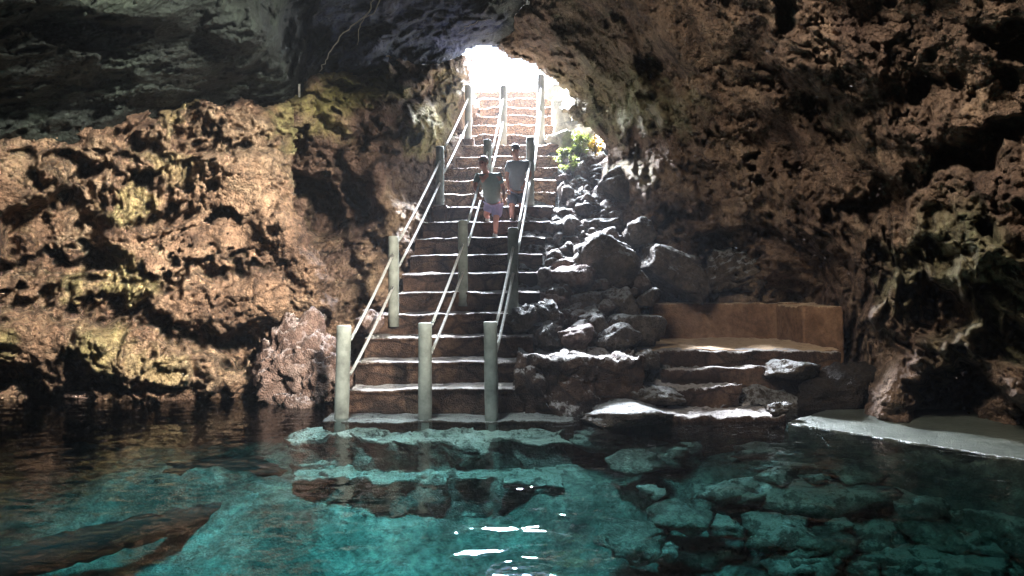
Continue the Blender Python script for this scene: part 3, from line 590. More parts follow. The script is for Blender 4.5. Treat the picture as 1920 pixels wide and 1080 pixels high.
# ------------------------------------------------------------------ terraces on the right
def block(name, x0, x1, y0, y1, z0, z1, mat, seed=0, amp=0.03, res=0.045, parent=None, lip=0.03, smooth=True):
    """a worn block: closed box with dense faces, rounded arrises, roughened in 3D"""
    bm = bmesh.new()
    def axis(a, b): 
        n = max(2, min(90, int((b - a) / res))); return np.linspace(a, b, n + 1)
    ax, ay, az = axis(x0, x1), axis(y0, y1), axis(z0, z1)
    VV = []; QQ = []; off = 0
    def face(u, v, f, flip):
        nonlocal off
        g, h_ = np.meshgrid(u, v); p = f(g.ravel(), h_.ravel()); q = grid_faces(len(u), len(v)) + off
        VV.append(p); QQ.append(q[:, ::-1] if flip else q); off += len(p)
    o = lambda a, k: np.full(len(a), k)
    face(ax, ay, lambda a, b: np.stack([a, b, o(a, z1)], 1), False)
    face(ax, ay, lambda a, b: np.stack([a, b, o(a, z0)], 1), True)
    face(ax, az, lambda a, b: np.stack([a, o(a, y0), b], 1), False)
    face(ax, az, lambda a, b: np.stack([a, o(a, y1), b], 1), True)
    face(ay, az, lambda a, b: np.stack([o(a, x0), a, b], 1), True)
    face(ay, az, lambda a, b: np.stack([o(a, x1), a, b], 1), False)
    V = np.concatenate(VV); Q = np.concatenate(QQ)
    # rounded arrises
    lo = np.array([x0, y0, z0]) + lip; hi = np.array([x1, y1, z1]) - lip
    c = np.clip(V, lo, hi); d = V - c; L = np.linalg.norm(d, axis=1); L[L == 0] = 1
    V = c + d / L[:, None] * lip
    nv = np.stack([1.3 * fbm(V * 1.1 + seed + k * 57, 2) + fbm(V * 2.6 + seed + k * 31, 4) + 0.5 * fbm(V * 9 + seed + k * 17, 3) for k in range(3)], 1)
    V = V + nv * amp
    # weld
    key = np.round(V, 4); _, idx, inv = np.unique(key, axis=0, return_index=True, return_inverse=True)
    inv = inv.reshape(-1); V = V[idx]; Q = inv[Q]
    Q = Q[(Q[:, 0] != Q[:, 2]) & (Q[:, 1] != Q[:, 3]) & (Q[:, 0] != Q[:, 1]) & (Q[:, 1] != Q[:, 2]) & (Q[:, 2] != Q[:, 3]) & (Q[:, 3] != Q[:, 0])]
    bm.free()
    return mesh_np(name, V, Q, mat, np.zeros(len(V)), parent=parent, smooth=smooth)

tag(block('rock_ledge', 0.12, 2.04, 11.35, 13.1, -1.5, 0.83, M['step'], 5, 0.10, 0.05), 'broad flat-topped stone ledge beside the lower steps', 'ledge')
tr = thing('stone_terrace', (3.4, 12.0, 0), 'stone terrace with low steps climbing from the water to the bench', 'terrace')
block('step', 1.75, 3.92, 10.62, 12.2, -1.2, 0.07, M['step'], 11, 0.04, parent=tr)
block('step', 2.25, 3.6, 11.62, 12.3, -1.2, 0.34, M['step'], 12, 0.045, parent=tr)
block('step', 2.4, 4.9, 12.0, 12.7, -1.2, 0.58, M['step'], 13, 0.03, parent=tr)
block('floor_slab', 2.15, 5.5, 12.5, 16.4, -1.2, 0.86, M['terrace'], 14, 0.02, 0.05, parent=tr)
block('step', 2.18, 5.45, 12.36, 12.8, -1.2, 0.855, M['step'], 18, 0.025, parent=tr)
bn = thing('masonry_bench', (4.2, 14.5, 0.86), 'low brown masonry bench wall with a top painted pale as if lit on the terrace', 'bench wall')
block('back_wall', 2.85, 6.5, 15.1, 15.6, 0.7, 1.56, M['terrace'], 15, 0.018, parent=bn)
block('side_block', 5.34, 6.1, 13.7, 15.08, 0.0, 1.54, M['terrace'], 16, 0.018, parent=bn)
for px, py, D, wp, hp, sd_, lab, kw in [
 (1180, 776, 10.75, 190, 40, 61, 'flat crusted stone with white daylight painted on top at the water below the ledge', dict(pitted=0.1)),
 (1235, 742, 11.4, 90, 34, 62, 'pitted stone on the lowest terrace step', dict(pitted=0.15)),
 (1215, 680, 12.1, 50, 36, 63, 'small crusted stone with white daylight painted on top where the ledge meets the terrace', dict(pitted=0.15)),
 (1480, 695, 11.9, 110, 40, 64, 'low knobbly stone on the third terrace step below the dark bench block', dict(pitted=0.2)),
 (1460, 770, 10.75, 50, 26, 65, 'knobbly stone at the right end of the lowest terrace step', dict(pitted=0.15)),
 (1560, 742, 11.9, 130, 130, 66, 'dark boulder under the bench block beside the water', dict(sub=5, pitted=0.1)),
]:
    stone_px(px, py, D, wp, hp, sd_, lab, 'dark_shade' if sd_ == 66 else 'boulder', group='stones on the terrace', **dict(kw))
# shelf at water level on the right, standing in for light reflected off the water
def shelf():
    nu, nv = 160, 60
    u, v = np.meshgrid(np.linspace(0, 1, nu), np.linspace(0, 1, nv)); u = u.ravel()[:, None]; v = v.ravel()[:, None]
    A, B = np.array([3.86, 10.45, 0.0]), np.array([6.3, 7.6, 0.0]); Cc, Dd = np.array([4.9, 11.6, 0.0]), np.array([10.5, 11.6, 0.0])
    V = (A * (1 - u) + B * u) * (1 - v) + (Cc * (1 - u) + Dd * u) * v
    n = fbm(V * 1.4, 5); V[:, 0] += 0.05 * n; V[:, 1] += 0.05 * fbm(V * 2.1 + 9, 4)
    V[:, 2] = 0.014 + 0.012 * fbm(V * 1.1 + 4, 5)
    q = grid_faces(nu, nv); e = np.arange(nu); lo = V[e].copy(); lo[:, 2] = -0.8; V2 = np.concatenate([V, lo]); m = len(V)
    sk = np.stack([e[:-1], m + e[:-1], m + e[1:], e[1:]], 1)
    f = np.arange(nv) * nu; lo2 = V[f].copy(); lo2[:, 2] = -0.8; m2 = len(V2); V3 = np.concatenate([V2, lo2]); e2 = np.arange(nv)
    sk2 = np.stack([f[:-1], f[1:], m2 + e2[1:], m2 + e2[:-1]], 1)
    tag(mesh_np('shore_reflection_stand_in', V3, np.concatenate([q, sk, sk2]), M['shelf_sheen'], np.zeros(len(V3))), 'flat slab level with the water, standing in for its pale reflected light along the right shore', 'slab')
shelf()

# ------------------------------------------------------------------ staircase
Y0, RZ, GY = 10.87, 0.36, 0.52
XR = {-2: 0.6, -1: 0.7, 0: 0.9, 1: 0.17, 2: 0.38, 3: 0.36, 4: 0.25, 5: 0.50, 6: 0.52, 7: 0.58, 8: 0.66, 9: 0.80, 10: 0.88, 11: 0.95, 12: 1.02, 13: 1.08, 14: 1.15, 15: 1.25, 16: 1.35, 17: 1.4, 18: 1.4, 19: 1.4, 20: 1.4, 21: 1.5}
XL = {-2: -2.9, -1: -3.0, 0: -2.75, 1: -2.5, 2: -2.5, 3: -2.45, 4: -2.5, 5: -2.05, 6: -2.05, 7: -1.98, 8: -1.95, 9: -1.85, 10: -1.75, 11: -1.68, 12: -1.65, 13: -1.6, 14: -1.5, 15: -1.45, 16: -1.4, 17: -1.35, 18: -1.3, 19: -1.25, 20: -1.25, 21: -1.3}
stairs = thing('stone_staircase', (-0.8, Y0, 0), 'long rough stone staircase climbing out of the water to the daylight opening', 'staircase')

def stair_step(k):
    y0 = Y0 + GY * k; z1 = RZ * k; z0 = z1 - RZ
    if k == 0: z1 = -0.03
    if k == -1: z1 = -0.2
    if k == -2: z1 = -0.62
    xl, xr = XL[k], XR[k]; depth = GY + 0.1 if k < 21 else 3.0
    zb = z0 - 1.3
    prof = []
    for t in np.linspace(0, 1, 11): prof.append((y0 + 0.02 * (1 - t), z0 - 0.06 + t * (z1 - 0.05 - z0 + 0.06)))
    prof += [(y0 - 0.025, z1 - 0.045), (y0 - 0.03, z1 - 0.025), (y0 - 0.018, z1 - 0.008), (y0 + 0.01, z1)]
    for t in np.linspace(0.07, 1, 9): prof.append((y0 + depth * t, z1 - 0.0 + 0.012 * t))
    prof += [(y0 + depth, zb), (y0 + 0.05, zb)]
    pr = np.array(prof); n = len(pr); m = max(40, int((xr - xl) / 0.035))
    xs = np.linspace(xl, xr, m)
    V = np.zeros((m, n, 3)); V[:, :, 0] = xs[:, None]; V[:, :, 1] = pr[None, :, 0]; V[:, :, 2] = pr[None, :, 1]
    V = V.reshape(-1, 3)
    a = 0.03 if 0 <= k < 15 else (0.05 if k > 0 else 0.11)
    ny = fbm(V * np.array([2.2, 2.2, 2.2]) + k * 5.1, 5); nz_ = fbm(V * np.array([1.7, 4, 1.2]) + 40 + k * 3.3, 5)
    V[:, 1] += a * 1.6 * ny; V[:, 2] += a * 1.0 * nz_
    if k > 0: V[:, 2] += (V[:, 0] + 1.2) * 0.012
    V[:, 0] += (0.02 if k >= 0 else 0.3) * fbm(V * (3 if k >= 0 else 1.3), 3)
    i = np.arange(m * n).reshape(m, n); j = np.roll(i, -1, 1)
    q = np.stack([i[:-1], i[1:], j[1:], j[:-1]], -1).reshape(-1, 4)
    me = bpy.data.meshes.new('step')
    faces = [tuple(f) for f in q[:, ::-1].tolist()] + [tuple(i[0].tolist()), tuple(i[-1][::-1].tolist())]
    me.from_pydata(V.tolist(), [], faces); me.update()
    a_ = me.attributes.new('moss_glow', 'FLOAT', 'POINT')
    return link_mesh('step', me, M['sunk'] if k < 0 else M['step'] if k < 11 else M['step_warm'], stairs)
M['step_warm'] = rock_mat('rubble_masonry', [(0.11, 0.06, 0.04), (0.25, 0.15, 0.095), (0.42, 0.29, 0.2)], 3.0, 0.9, dark=0.35, fine=9, crust_light=(0.42, 0.33, 0.25), joints=2.0)
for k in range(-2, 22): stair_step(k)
stair_z = lambda k: RZ * k

# ------------------------------------------------------------------ railings
def tube(name, pts, r, mat, parent=None, seg=10, radii=None, cap=True):
    P_ = [Vector(p) for p in pts]; V = []; Fc = []
    for i, p in enumerate(P_):
        d = (P_[min(i + 1, len(P_) - 1)] - P_[max(i - 1, 0)]).normalized()
        u = d.orthogonal().normalized() if i == 0 else (u - d * u.dot(d)).normalized()
        v = d.cross(u); rr = radii[i] if radii else r
        for s in range(seg):
            a = 2 * math.pi * s / seg; V.append((p + (u * math.cos(a) + v * math.sin(a)) * rr)[:])
    for i in range(len(P_) - 1):
        for s in range(seg): Fc.append((i * seg + s, i * seg + (s + 1) % seg, (i + 1) * seg + (s + 1) % seg, (i + 1) * seg + s))
    if cap: Fc.append(tuple(range(seg))[::-1]); Fc.append(tuple((len(P_) - 1) * seg + s for s in range(seg)))
    me = bpy.data.meshes.new(name); me.from_pydata(V, [], Fc); me.update()
    o = link_mesh(name, me, mat, parent)
    return o

def post(px, ytop, ybase, D, parent, r=0.1, sink=0.3, lean=(0, 0), mt='post'):
    bx, by, bz = P(px, ybase, D); tz = P(px, ytop, D)[2]
    n = 14; pts = [(bx, D, bz - sink)] + [(bx + lean[0] * t, D, bz + (tz - 0.012 - bz) * t) for t in np.linspace(0, 1, n)] + [(bx + lean[0], D, tz)]
    rad = [r * 1.03] + [r * (1 + 0.015 * math.sin(9 * t + px)) for t in np.linspace(0, 1, n)] + [r * 0.88]
    o = tube('post', pts, r, M[mt], parent, seg=28, radii=rad)
    return Vector((bx + lean[0] * 0.5, D, bz)), Vector((bx + lean[0], D, tz))

def railing(label, posts, seg_h, ped):
    a = P(posts[0][0], posts[0][2], posts[0][3])
    t = thing('stair_railing', a, label, 'railing', 'railings along the staircase')
    ends = []
    for i, (px, yt, yb, D, r, s, ln) in enumerate(posts):
        ends.append(post(px, yt, yb, D, t, r, s, (ln, 0), 'post_lit' if i == 3 else 'post'))
        if i in ped:
            b = P(px, yb, D); block('pedestal', b[0] - 0.16, b[0] + 0.16, D - 0.15, D + 0.2, b[2] - 0.35, b[2] + 0.02, M['step'], px, 0.012, 0.05, parent=t)
    for i, hs in enumerate(seg_h):
        (b0, t0), (b1, t1) = ends[i], ends[i + 1]
        for (d0, d1) in hs:
            p = t0 - Vector((0, 0, d0)) + Vector((0.085, 0.05, 0)); q = t1 - Vector((0, 0, d1)) + Vector((0.0, -0.09, 0))
            dv = (q - p).normalized(); q = q + dv * 0.05
            n = 8; pts = [p.lerp(q, k / n) + Vector((0, 0, -0.035 * math.sin(math.pi * k / n))) for k in range(n + 1)]
            tube('rail', pts, 0.023, M['rail'], t, 8)
    return t
H2 = [(0.10, 0.32), (0.66, 0.88)]
H3 = [(0.04, 0.28), (0.46, 0.70)]
railing('left stair railing of four concrete posts and two white ropes nearest the left cave wall',
    [(640, 610, 787, 10.95, 0.105, 0.5, 0.04), (738, 443, 580, 12.95, 0.092, 0.3, 0), (825, 275, 386, 16.1, 0.088, 0.3, 0), (878, 160, 262, 19.0, 0.088, 0.3, 0)],
    [[(0.22, 0.32), (0.72, 0.88)], [(0.08, 0.34), (0.52, 0.80)], [(0.04, 0.36), (0.55, 0.95)]], (2, 3))
railing('middle stair railing that splits the steps into two lanes',
    [(797, 605, 790, 10.95, 0.1, 0.5, 0), (868, 413, 543, 13.5, 0.088, 0.3, 0), (914, 262, 372, 16.3, 0.088, 0.3, 0), (944, 160, 258, 19.1, 0.088, 0.3, 0)],
    [[(0.05, 0.45), (0.45, 0.95)], [(0.04, 0.30), (0.45, 0.75)], [(0.30, 0.36), (0.70, 0.95)]], (2,))
railing('right stair railing on the side of the boulder pile',
    [(922, 603, 787, 10.95, 0.1, 0.5, -0.02), (962, 427, 567, 13.0, 0.092, 0.4, 0), (994, 258, 373, 16.2, 0.088, 0.3, 0), (1014, 140, 255, 19.1, 0.1, 0.3, 0)],
    [[(0.05, 0.35), (0.45, 0.80)], [(0.02, 0.55), (0.40, 0.95)], [(0.30, 0.36), (0.70, 0.95)]], ())

# ------------------------------------------------------------------ outside
def outside():
    nu, nv = 200, 200
    gx, gy = np.meshgrid(np.linspace(-14, 14, nu), np.linspace(19.2, 60, nv)); x = gx.ravel(); y = gy.ravel()
    p = np.stack([x, y, 0 * x], 1)
    z = 7.45 + np.clip(y - 22, 0, 99) * 0.035
    b = sstep(3.0, 5.0, x) * (3.4 + 0.9 * fbm(p * 0.6, 4)) + sstep(-3.0, -5.0, x) * (3.4 + 0.9 * fbm(p * 0.6 + 9, 4))
    z = z + b * sstep(19.6, 20.6, y) * 0.9 + 0.10 * fbm(p * 1.5, 5)
    z = np.where(y < 21.8, np.minimum(z, (y - Y0) * 0.692 - 0.3 + b), z)
    tag(mesh_np('outside_ground', np.stack([x, y, z], 1), grid_faces(nu, nv), M['pale'], np.zeros(len(x))), kind='structure')
outside()
# bright sunlit limestone rim right of the upper steps
for px, py, D, wp, hp, sd_, lab in [
 (1060, 215, 19.6, 70, 90, 81, 'bright sunlit limestone block right of the top post'),
 (1095, 245, 19.3, 60, 60, 82, 'white sunlit limestone block below the overhang'),
 (1045, 170, 20.6, 60, 60, 83, 'glaring white rock at the right edge of the opening'),
 (862, 190, 20.0, 40, 110, 84, 'pale rock at the left edge of the opening'),
 (1050, 265, 18.9, 60, 40, 85, 'tan stone under the leafy plants beside the upper steps')]:
    stone_px(px, py, D, wp, hp, sd_, lab, 'pale', 'sunlit rocks at the opening', cat='rock', name='limestone_rock', sub=4, pitted=0.12)

def leaves(name, n, c, rad, size, mat, seed, parent=None, droop=0.0):
    rs = np.random.RandomState(seed)
    d = rs.normal(size=(n, 3)); d /= np.linalg.norm(d, axis=1)[:, None]
    cl = rs.normal(size=(max(3, n // 40), 3)) * 0.42
    p = cl[rs.randint(0, len(cl), n)] + d * (rs.rand(n) ** 0.5)[:, None] * 0.45
    p = p * np.array(rad) + np.array(c)
    a = rs.normal(size=(n, 3)); a /= np.linalg.norm(a, axis=1)[:, None]; a[:, 2] -= droop
    b = np.cross(a, rs.normal(size=(n, 3))); b /= np.linalg.norm(b, axis=1)[:, None]
    s = size * (0.6 + 0.8 * rs.rand(n))[:, None]
    V = np.stack([p - a * s, p - b * s * 0.42, p + a * s, p + b * s * 0.42], 1).reshape(-1, 3)
    q = np.arange(4 * n).reshape(n, 4)
    return mesh_np(name, V, q, mat, parent=parent, smooth=False)

def plant(px, py, D, wp, hp, n, mat, label, seed):
    b = P(px, py + hp / 2, D); t = thing('leafy_plant', b, label, 'plant', 'leafy plants at the opening')
    r = D / F / 2
    leaves('foliage', int(n * 1.5), P(px, py, D), (wp * r, wp * r * 0.7, hp * r), 0.045, M[mat], seed, t)
    rs = random.Random(seed)
    top = P(px, py, D)
    for k in range(4):
        e = (top[0] + rs.uniform(-.5, .5) * wp * r, top[1] + rs.uniform(-.2, .2), top[2] + rs.uniform(0, .6) * hp * r)
        tube('stem', [b, tuple((b[i] + e[i]) / 2 + rs.uniform(-.04, .04) for i in range(3)), e], 0.01, M['bark'], t, 5)
plant(1088, 270, 18.3, 46, 46, 360, 'leaf', 'bright yellow-green leafy plant under the right overhang', 1)
plant(1056, 286, 18.0, 44, 26, 200, 'leaf', 'low green plant between the stair side and the bright plant', 2)
plant(1118, 262, 17.9, 26, 60, 160, 'leaf_orange', 'amber-leaved plant hanging at the tip of the overhang', 3)
plant(1075, 312, 17.7, 60, 30, 200, 'leaf', 'small green plant above the grey-green stone', 4)

def tree(x, y, z, h, cr, n, label, seed):
    t = thing('forest_tree', (x, y, z), label, 'tree', 'trees outside the opening'); rs = random.Random(seed)
    tube('trunk', [(x, y, z - 0.5), (x + .1, y, z + h * .4), (x - .1, y, z + h * .75)], .15, M['bark'], t, 10, radii=[.22, .15, .08])
    for k in range(6):
        a = rs.uniform(0, 6.28); e = (x + math.cos(a) * cr * .8, y + math.sin(a) * cr * .8, z + h * rs.uniform(.75, 1.05))
        s = (x, y, z + h * rs.uniform(.4, .6)); m_ = tuple((s[i] + e[i]) / 2 + rs.uniform(-.2, .2) for i in range(3))
        tube('limb', [s, m_, e], .04, M['bark'], t, 6, radii=[.07, .05, .015])
    leaves('crown', n, (x, y, z + h * .85), (cr, cr, h * .38), 0.13, M['leaf_far'], seed, t)
tree(-2.8, 36, 9.2, 4.5, 2.2, 1500, 'thin tree on the left bank seen through the opening', 1)
tree(3.0, 39, 9.2, 5.0, 2.4, 1500, 'spreading tree on the right bank seen through the opening', 2)
tree(-0.3, 46, 8.3, 6.0, 2.8, 1500, 'farthest tree straight behind the top of the stairs', 3)
t = thing('path_railing', P(1000, 160, 22), 'sloping white pipe handrail beyond the top of the stairs', 'railing')
tube('rail', [P(968, 122, 24), P(1014, 172, 21.6)], 0.025, M['post'], t, 8)
tube('post', [P(1013, 172, 21.6), P(1013, 225, 21.6)], 0.04, M['rail'], t, 8)
tube('post', [P(969, 122, 24), P(969, 170, 24)], 0.04, M['rail'], t, 8)

# ------------------------------------------------------------------ roots on the ceiling, marker post
def root(pts, label, r=0.02, seed=0):
    rs = random.Random(seed); out = []
    for i in range(len(pts) - 1):
        for k in range(6):
            t = k / 6; q = [pts[i][j] * (1 - t) + pts[i + 1][j] * t for j in range(3)]
            out.append(P(q[0] + rs.uniform(-3, 3), q[1] + rs.uniform(-2, 2), q[2]))
    out.append(P(*pts[-1]))
    n = len(out)
    o = tube('hanging_root', out, r, M['root'], None, 7, radii=[r * (1.2 - 0.8 * k / n) for k in range(n)])
    return tag(o, label, 'root', 'roots hanging from the dark ceiling')
root([(712, -30, 12.6), (690, 25, 12.9), (645, 62, 13.2), (612, 110, 13.6), (598, 135, 13.9)], 'long pale root slanting down across the dark ceiling', 0.012, 1)
root([(722, -30, 12.6), (705, 18, 12.9), (676, 44, 13.2), (670, 84, 13.4)], 'shorter forked root hanging right of the long one', 0.010, 2)
root([(924, 34, 15.0), (900, 38, 15.2), (872, 52, 15.4), (860, 62, 15.6)], 'thin pale root curving on the ceiling close to the opening', 0.009, 3)
tag(tube('marker_stake', [P(561, 182, 14.6), P(561, 158, 14.6)], 0.022, M['rail'], None, 8), 'small pale stake standing on the mossy rim above the left wall', 'stake')

# ------------------------------------------------------------------ things under the water
def under(px, py, z, rx, ry, rz, seed, label, mat='sunk', **k):
    D = F * (H - z) / (py - 530); x = (px - 960) / F * D
    o = stone('sunken_rock', (x, D, z), (rx, ry, rz), seed, M[mat], **k)
    return tag(o, label, 'underwater rock', 'rocks under the water')
subm = [
 (1540, 925, -0.75, 1.15, 0.75, 0.28, 101, 'largest flat slab of rock under the water on the right'),
 (1370, 935, -0.85, 0.72, 0.5, 0.24, 102, 'blue-green submerged slab left of the largest slab'),
 (1470, 985, -1.05, 0.42, 0.30, 0.30, 103, 'bright pale-blue topped submerged block'),
 (1640, 1005, -1.05, 0.5, 0.35, 0.28, 104, 'pale submerged block right of the bright blue one'),
 (1480, 850, -0.45, 0.95, 0.42, 0.2, 105, 'long submerged slab close to the terrace'),
 (1520, 880, -0.5, 0.8, 0.26, 0.12, 106, 'thin light submerged slab above the largest slab'),
 (1660, 880, -0.5, 0.7, 0.22, 0.12, 107, 'narrow light submerged stone near the pale shelf'),
 (1760, 960, -0.8, 0.65, 0.5, 0.3, 108, 'greenish submerged boulder at the right'),
 (1880, 1000, -0.9, 0.7, 0.6, 0.35, 109, 'mossy submerged boulder at the right edge'),
 (1700, 1060, -1.2, 0.45, 0.35, 0.22, 110, 'dim grey submerged stone at the bottom right'),
 (1800, 1075, -1.2, 0.4, 0.4, 0.25, 111, 'olive submerged stone in the bottom right corner'),
 (1330, 1040, -1.35, 0.8, 0.5, 0.25, 112, 'blue submerged slab at the bottom of the picture'),
 (1380, 1000, -1.2, 0.35, 0.3, 0.2, 113, 'small blue submerged stone left of the bright block'),
 (1240, 850, -0.45, 0.8, 0.4, 0.2, 114, 'dim submerged slab just off the terrace steps'),
 (1130, 830, -0.35, 0.9, 0.35, 0.15, 115, 'pale submerged slab at the foot of the ledge'),
 (1820, 900, -0.5, 0.6, 0.3, 0.16, 116, 'brownish submerged stone beside the pale shelf'),
 (430, 880, -0.7, 0.9, 0.35, 0.2, 117, 'dark flat submerged rock off the pink boulder'),
 (590, 878, -0.6, 0.22, 0.16, 0.12, 118, 'small green submerged stone beside the dark flat rock'),
 (495, 1002, -1.6, 0.16, 0.12, 0.1, 119, 'small dark submerged stone on the open teal bottom'),
 (870, 938, -1.2, 0.26, 0.16, 0.12, 120, 'small dark submerged stone below the stair foot'),
 (390, 1050, -1.7, 0.3, 0.2, 0.12, 121, 'dark submerged stone below the sunken log'),
 (1250, 1045, -1.3, 0.14, 0.12, 0.12, 122, 'round pale submerged stone beside the blue slab'),
 (1150, 960, -1.2, 0.5, 0.3, 0.14, 123, 'greenish submerged stone in the middle of the pool'),
]
for s_ in subm:
    dk = 'log' if s_[7].startswith(('dark', 'small dark')) else 'sunk'
    k_ = 0.8 if s_[3] > 0.5 else 1.0
    under(*s_[:3], s_[3] * k_, s_[4] * k_, s_[5], s_[6], s_[7], mat=dk, rough=0.2, flat=0.7, pitted=0.08, rot=(s_[6] * 37) % 50 - 25)
rs = np.random.RandomState(77)
for k in range(46):
    px = 1180 + 760 * rs.rand(); py = 840 + 240 * rs.rand() ** 0.8; z = -0.35 - 1.0 * (py - 840) / 240 + 0.1
    r_ = 0.1 + 0.22 * rs.rand()
    under(px, py, z, r_ * 1.3, r_, r_ * 0.55, 200 + k, 'small submerged stone lying among the larger slabs on the right of the pool', mat='sunk' if k % 3 else 'bottom', rough=0.2, flat=0.8, rot=rs.rand() * 90, sub=3)
def upt(px, py, z):
    D = F * (H - z) / (py - 530); return ((px - 960) / F * D, D, z)
lg = [upt(-160, 1105, -1.05), upt(40, 1052, -1.05), upt(160, 1022, -1.05), upt(290, 988, -1.04), upt(380, 964, -1.03), upt(425, 950, -1.02)]
lp = []; lr = []
for i in range(5):
    for k in range(6):
        t_ = k / 6; a_, b_ = lg[i], lg[i + 1]; q_ = [a_[j] * (1 - t_) + b_[j] * t_ for j in range(3)]
        nn = fbm(np.array([[i + t_, 3.3, 1.0]]) * 1.7, 3)[0]; lp.append((q_[0], q_[1] + 0.10 * nn, q_[2])); r0 = [.17, .20, .20, .18, .14, .05]
        lr.append((r0[i] * (1 - t_) + r0[i + 1] * t_) * (1 + 0.25 * fbm(np.array([[i + t_, 0.2, 7.0]]) * 2.9, 3)[0]))
tag(tube('sunken_log', lp, .3, M['log'], None, 18, radii=lr), 'thick dark log lying under the water at the lower left', 'log')
tag(tube('sunken_log_piece', [upt(428, 940, -1.0), upt(460, 937, -1.0), upt(495, 936, -1.0)], .1, M['log'], None, 12, radii=[.09, .12, .05]), 'short dark broken piece beyond the tip of the sunken log', 'log')

# ------------------------------------------------------------------ people
def skin_mesh(name, verts, edges, radii, mat, parent, root_i=0, sub=2):
    me = bpy.data.meshes.new(name + '_cage'); me.from_pydata([tuple(v) for v in verts], edges, [])
    o = bpy.data.objects.new(name, me); COL.objects.link(o)
    sk = o.modifiers.new('s', 'SKIN'); sk.use_smooth_shade = True
    for i, d in enumerate(me.skin_vertices[0].data):
        r = radii[i]; d.radius = (r, r) if not isinstance(r, tuple) else r
        d.use_root = (i == root_i)
    ss = o.modifiers.new('u', 'SUBSURF'); ss.levels = sub; ss.render_levels = sub
    dg = bpy.context.evaluated_depsgraph_get(); m2 = bpy.data.meshes.new_from_object(o.evaluated_get(dg))
    bpy.data.objects.remove(o); m2.name = name
    return link_mesh(name, m2, mat, parent)

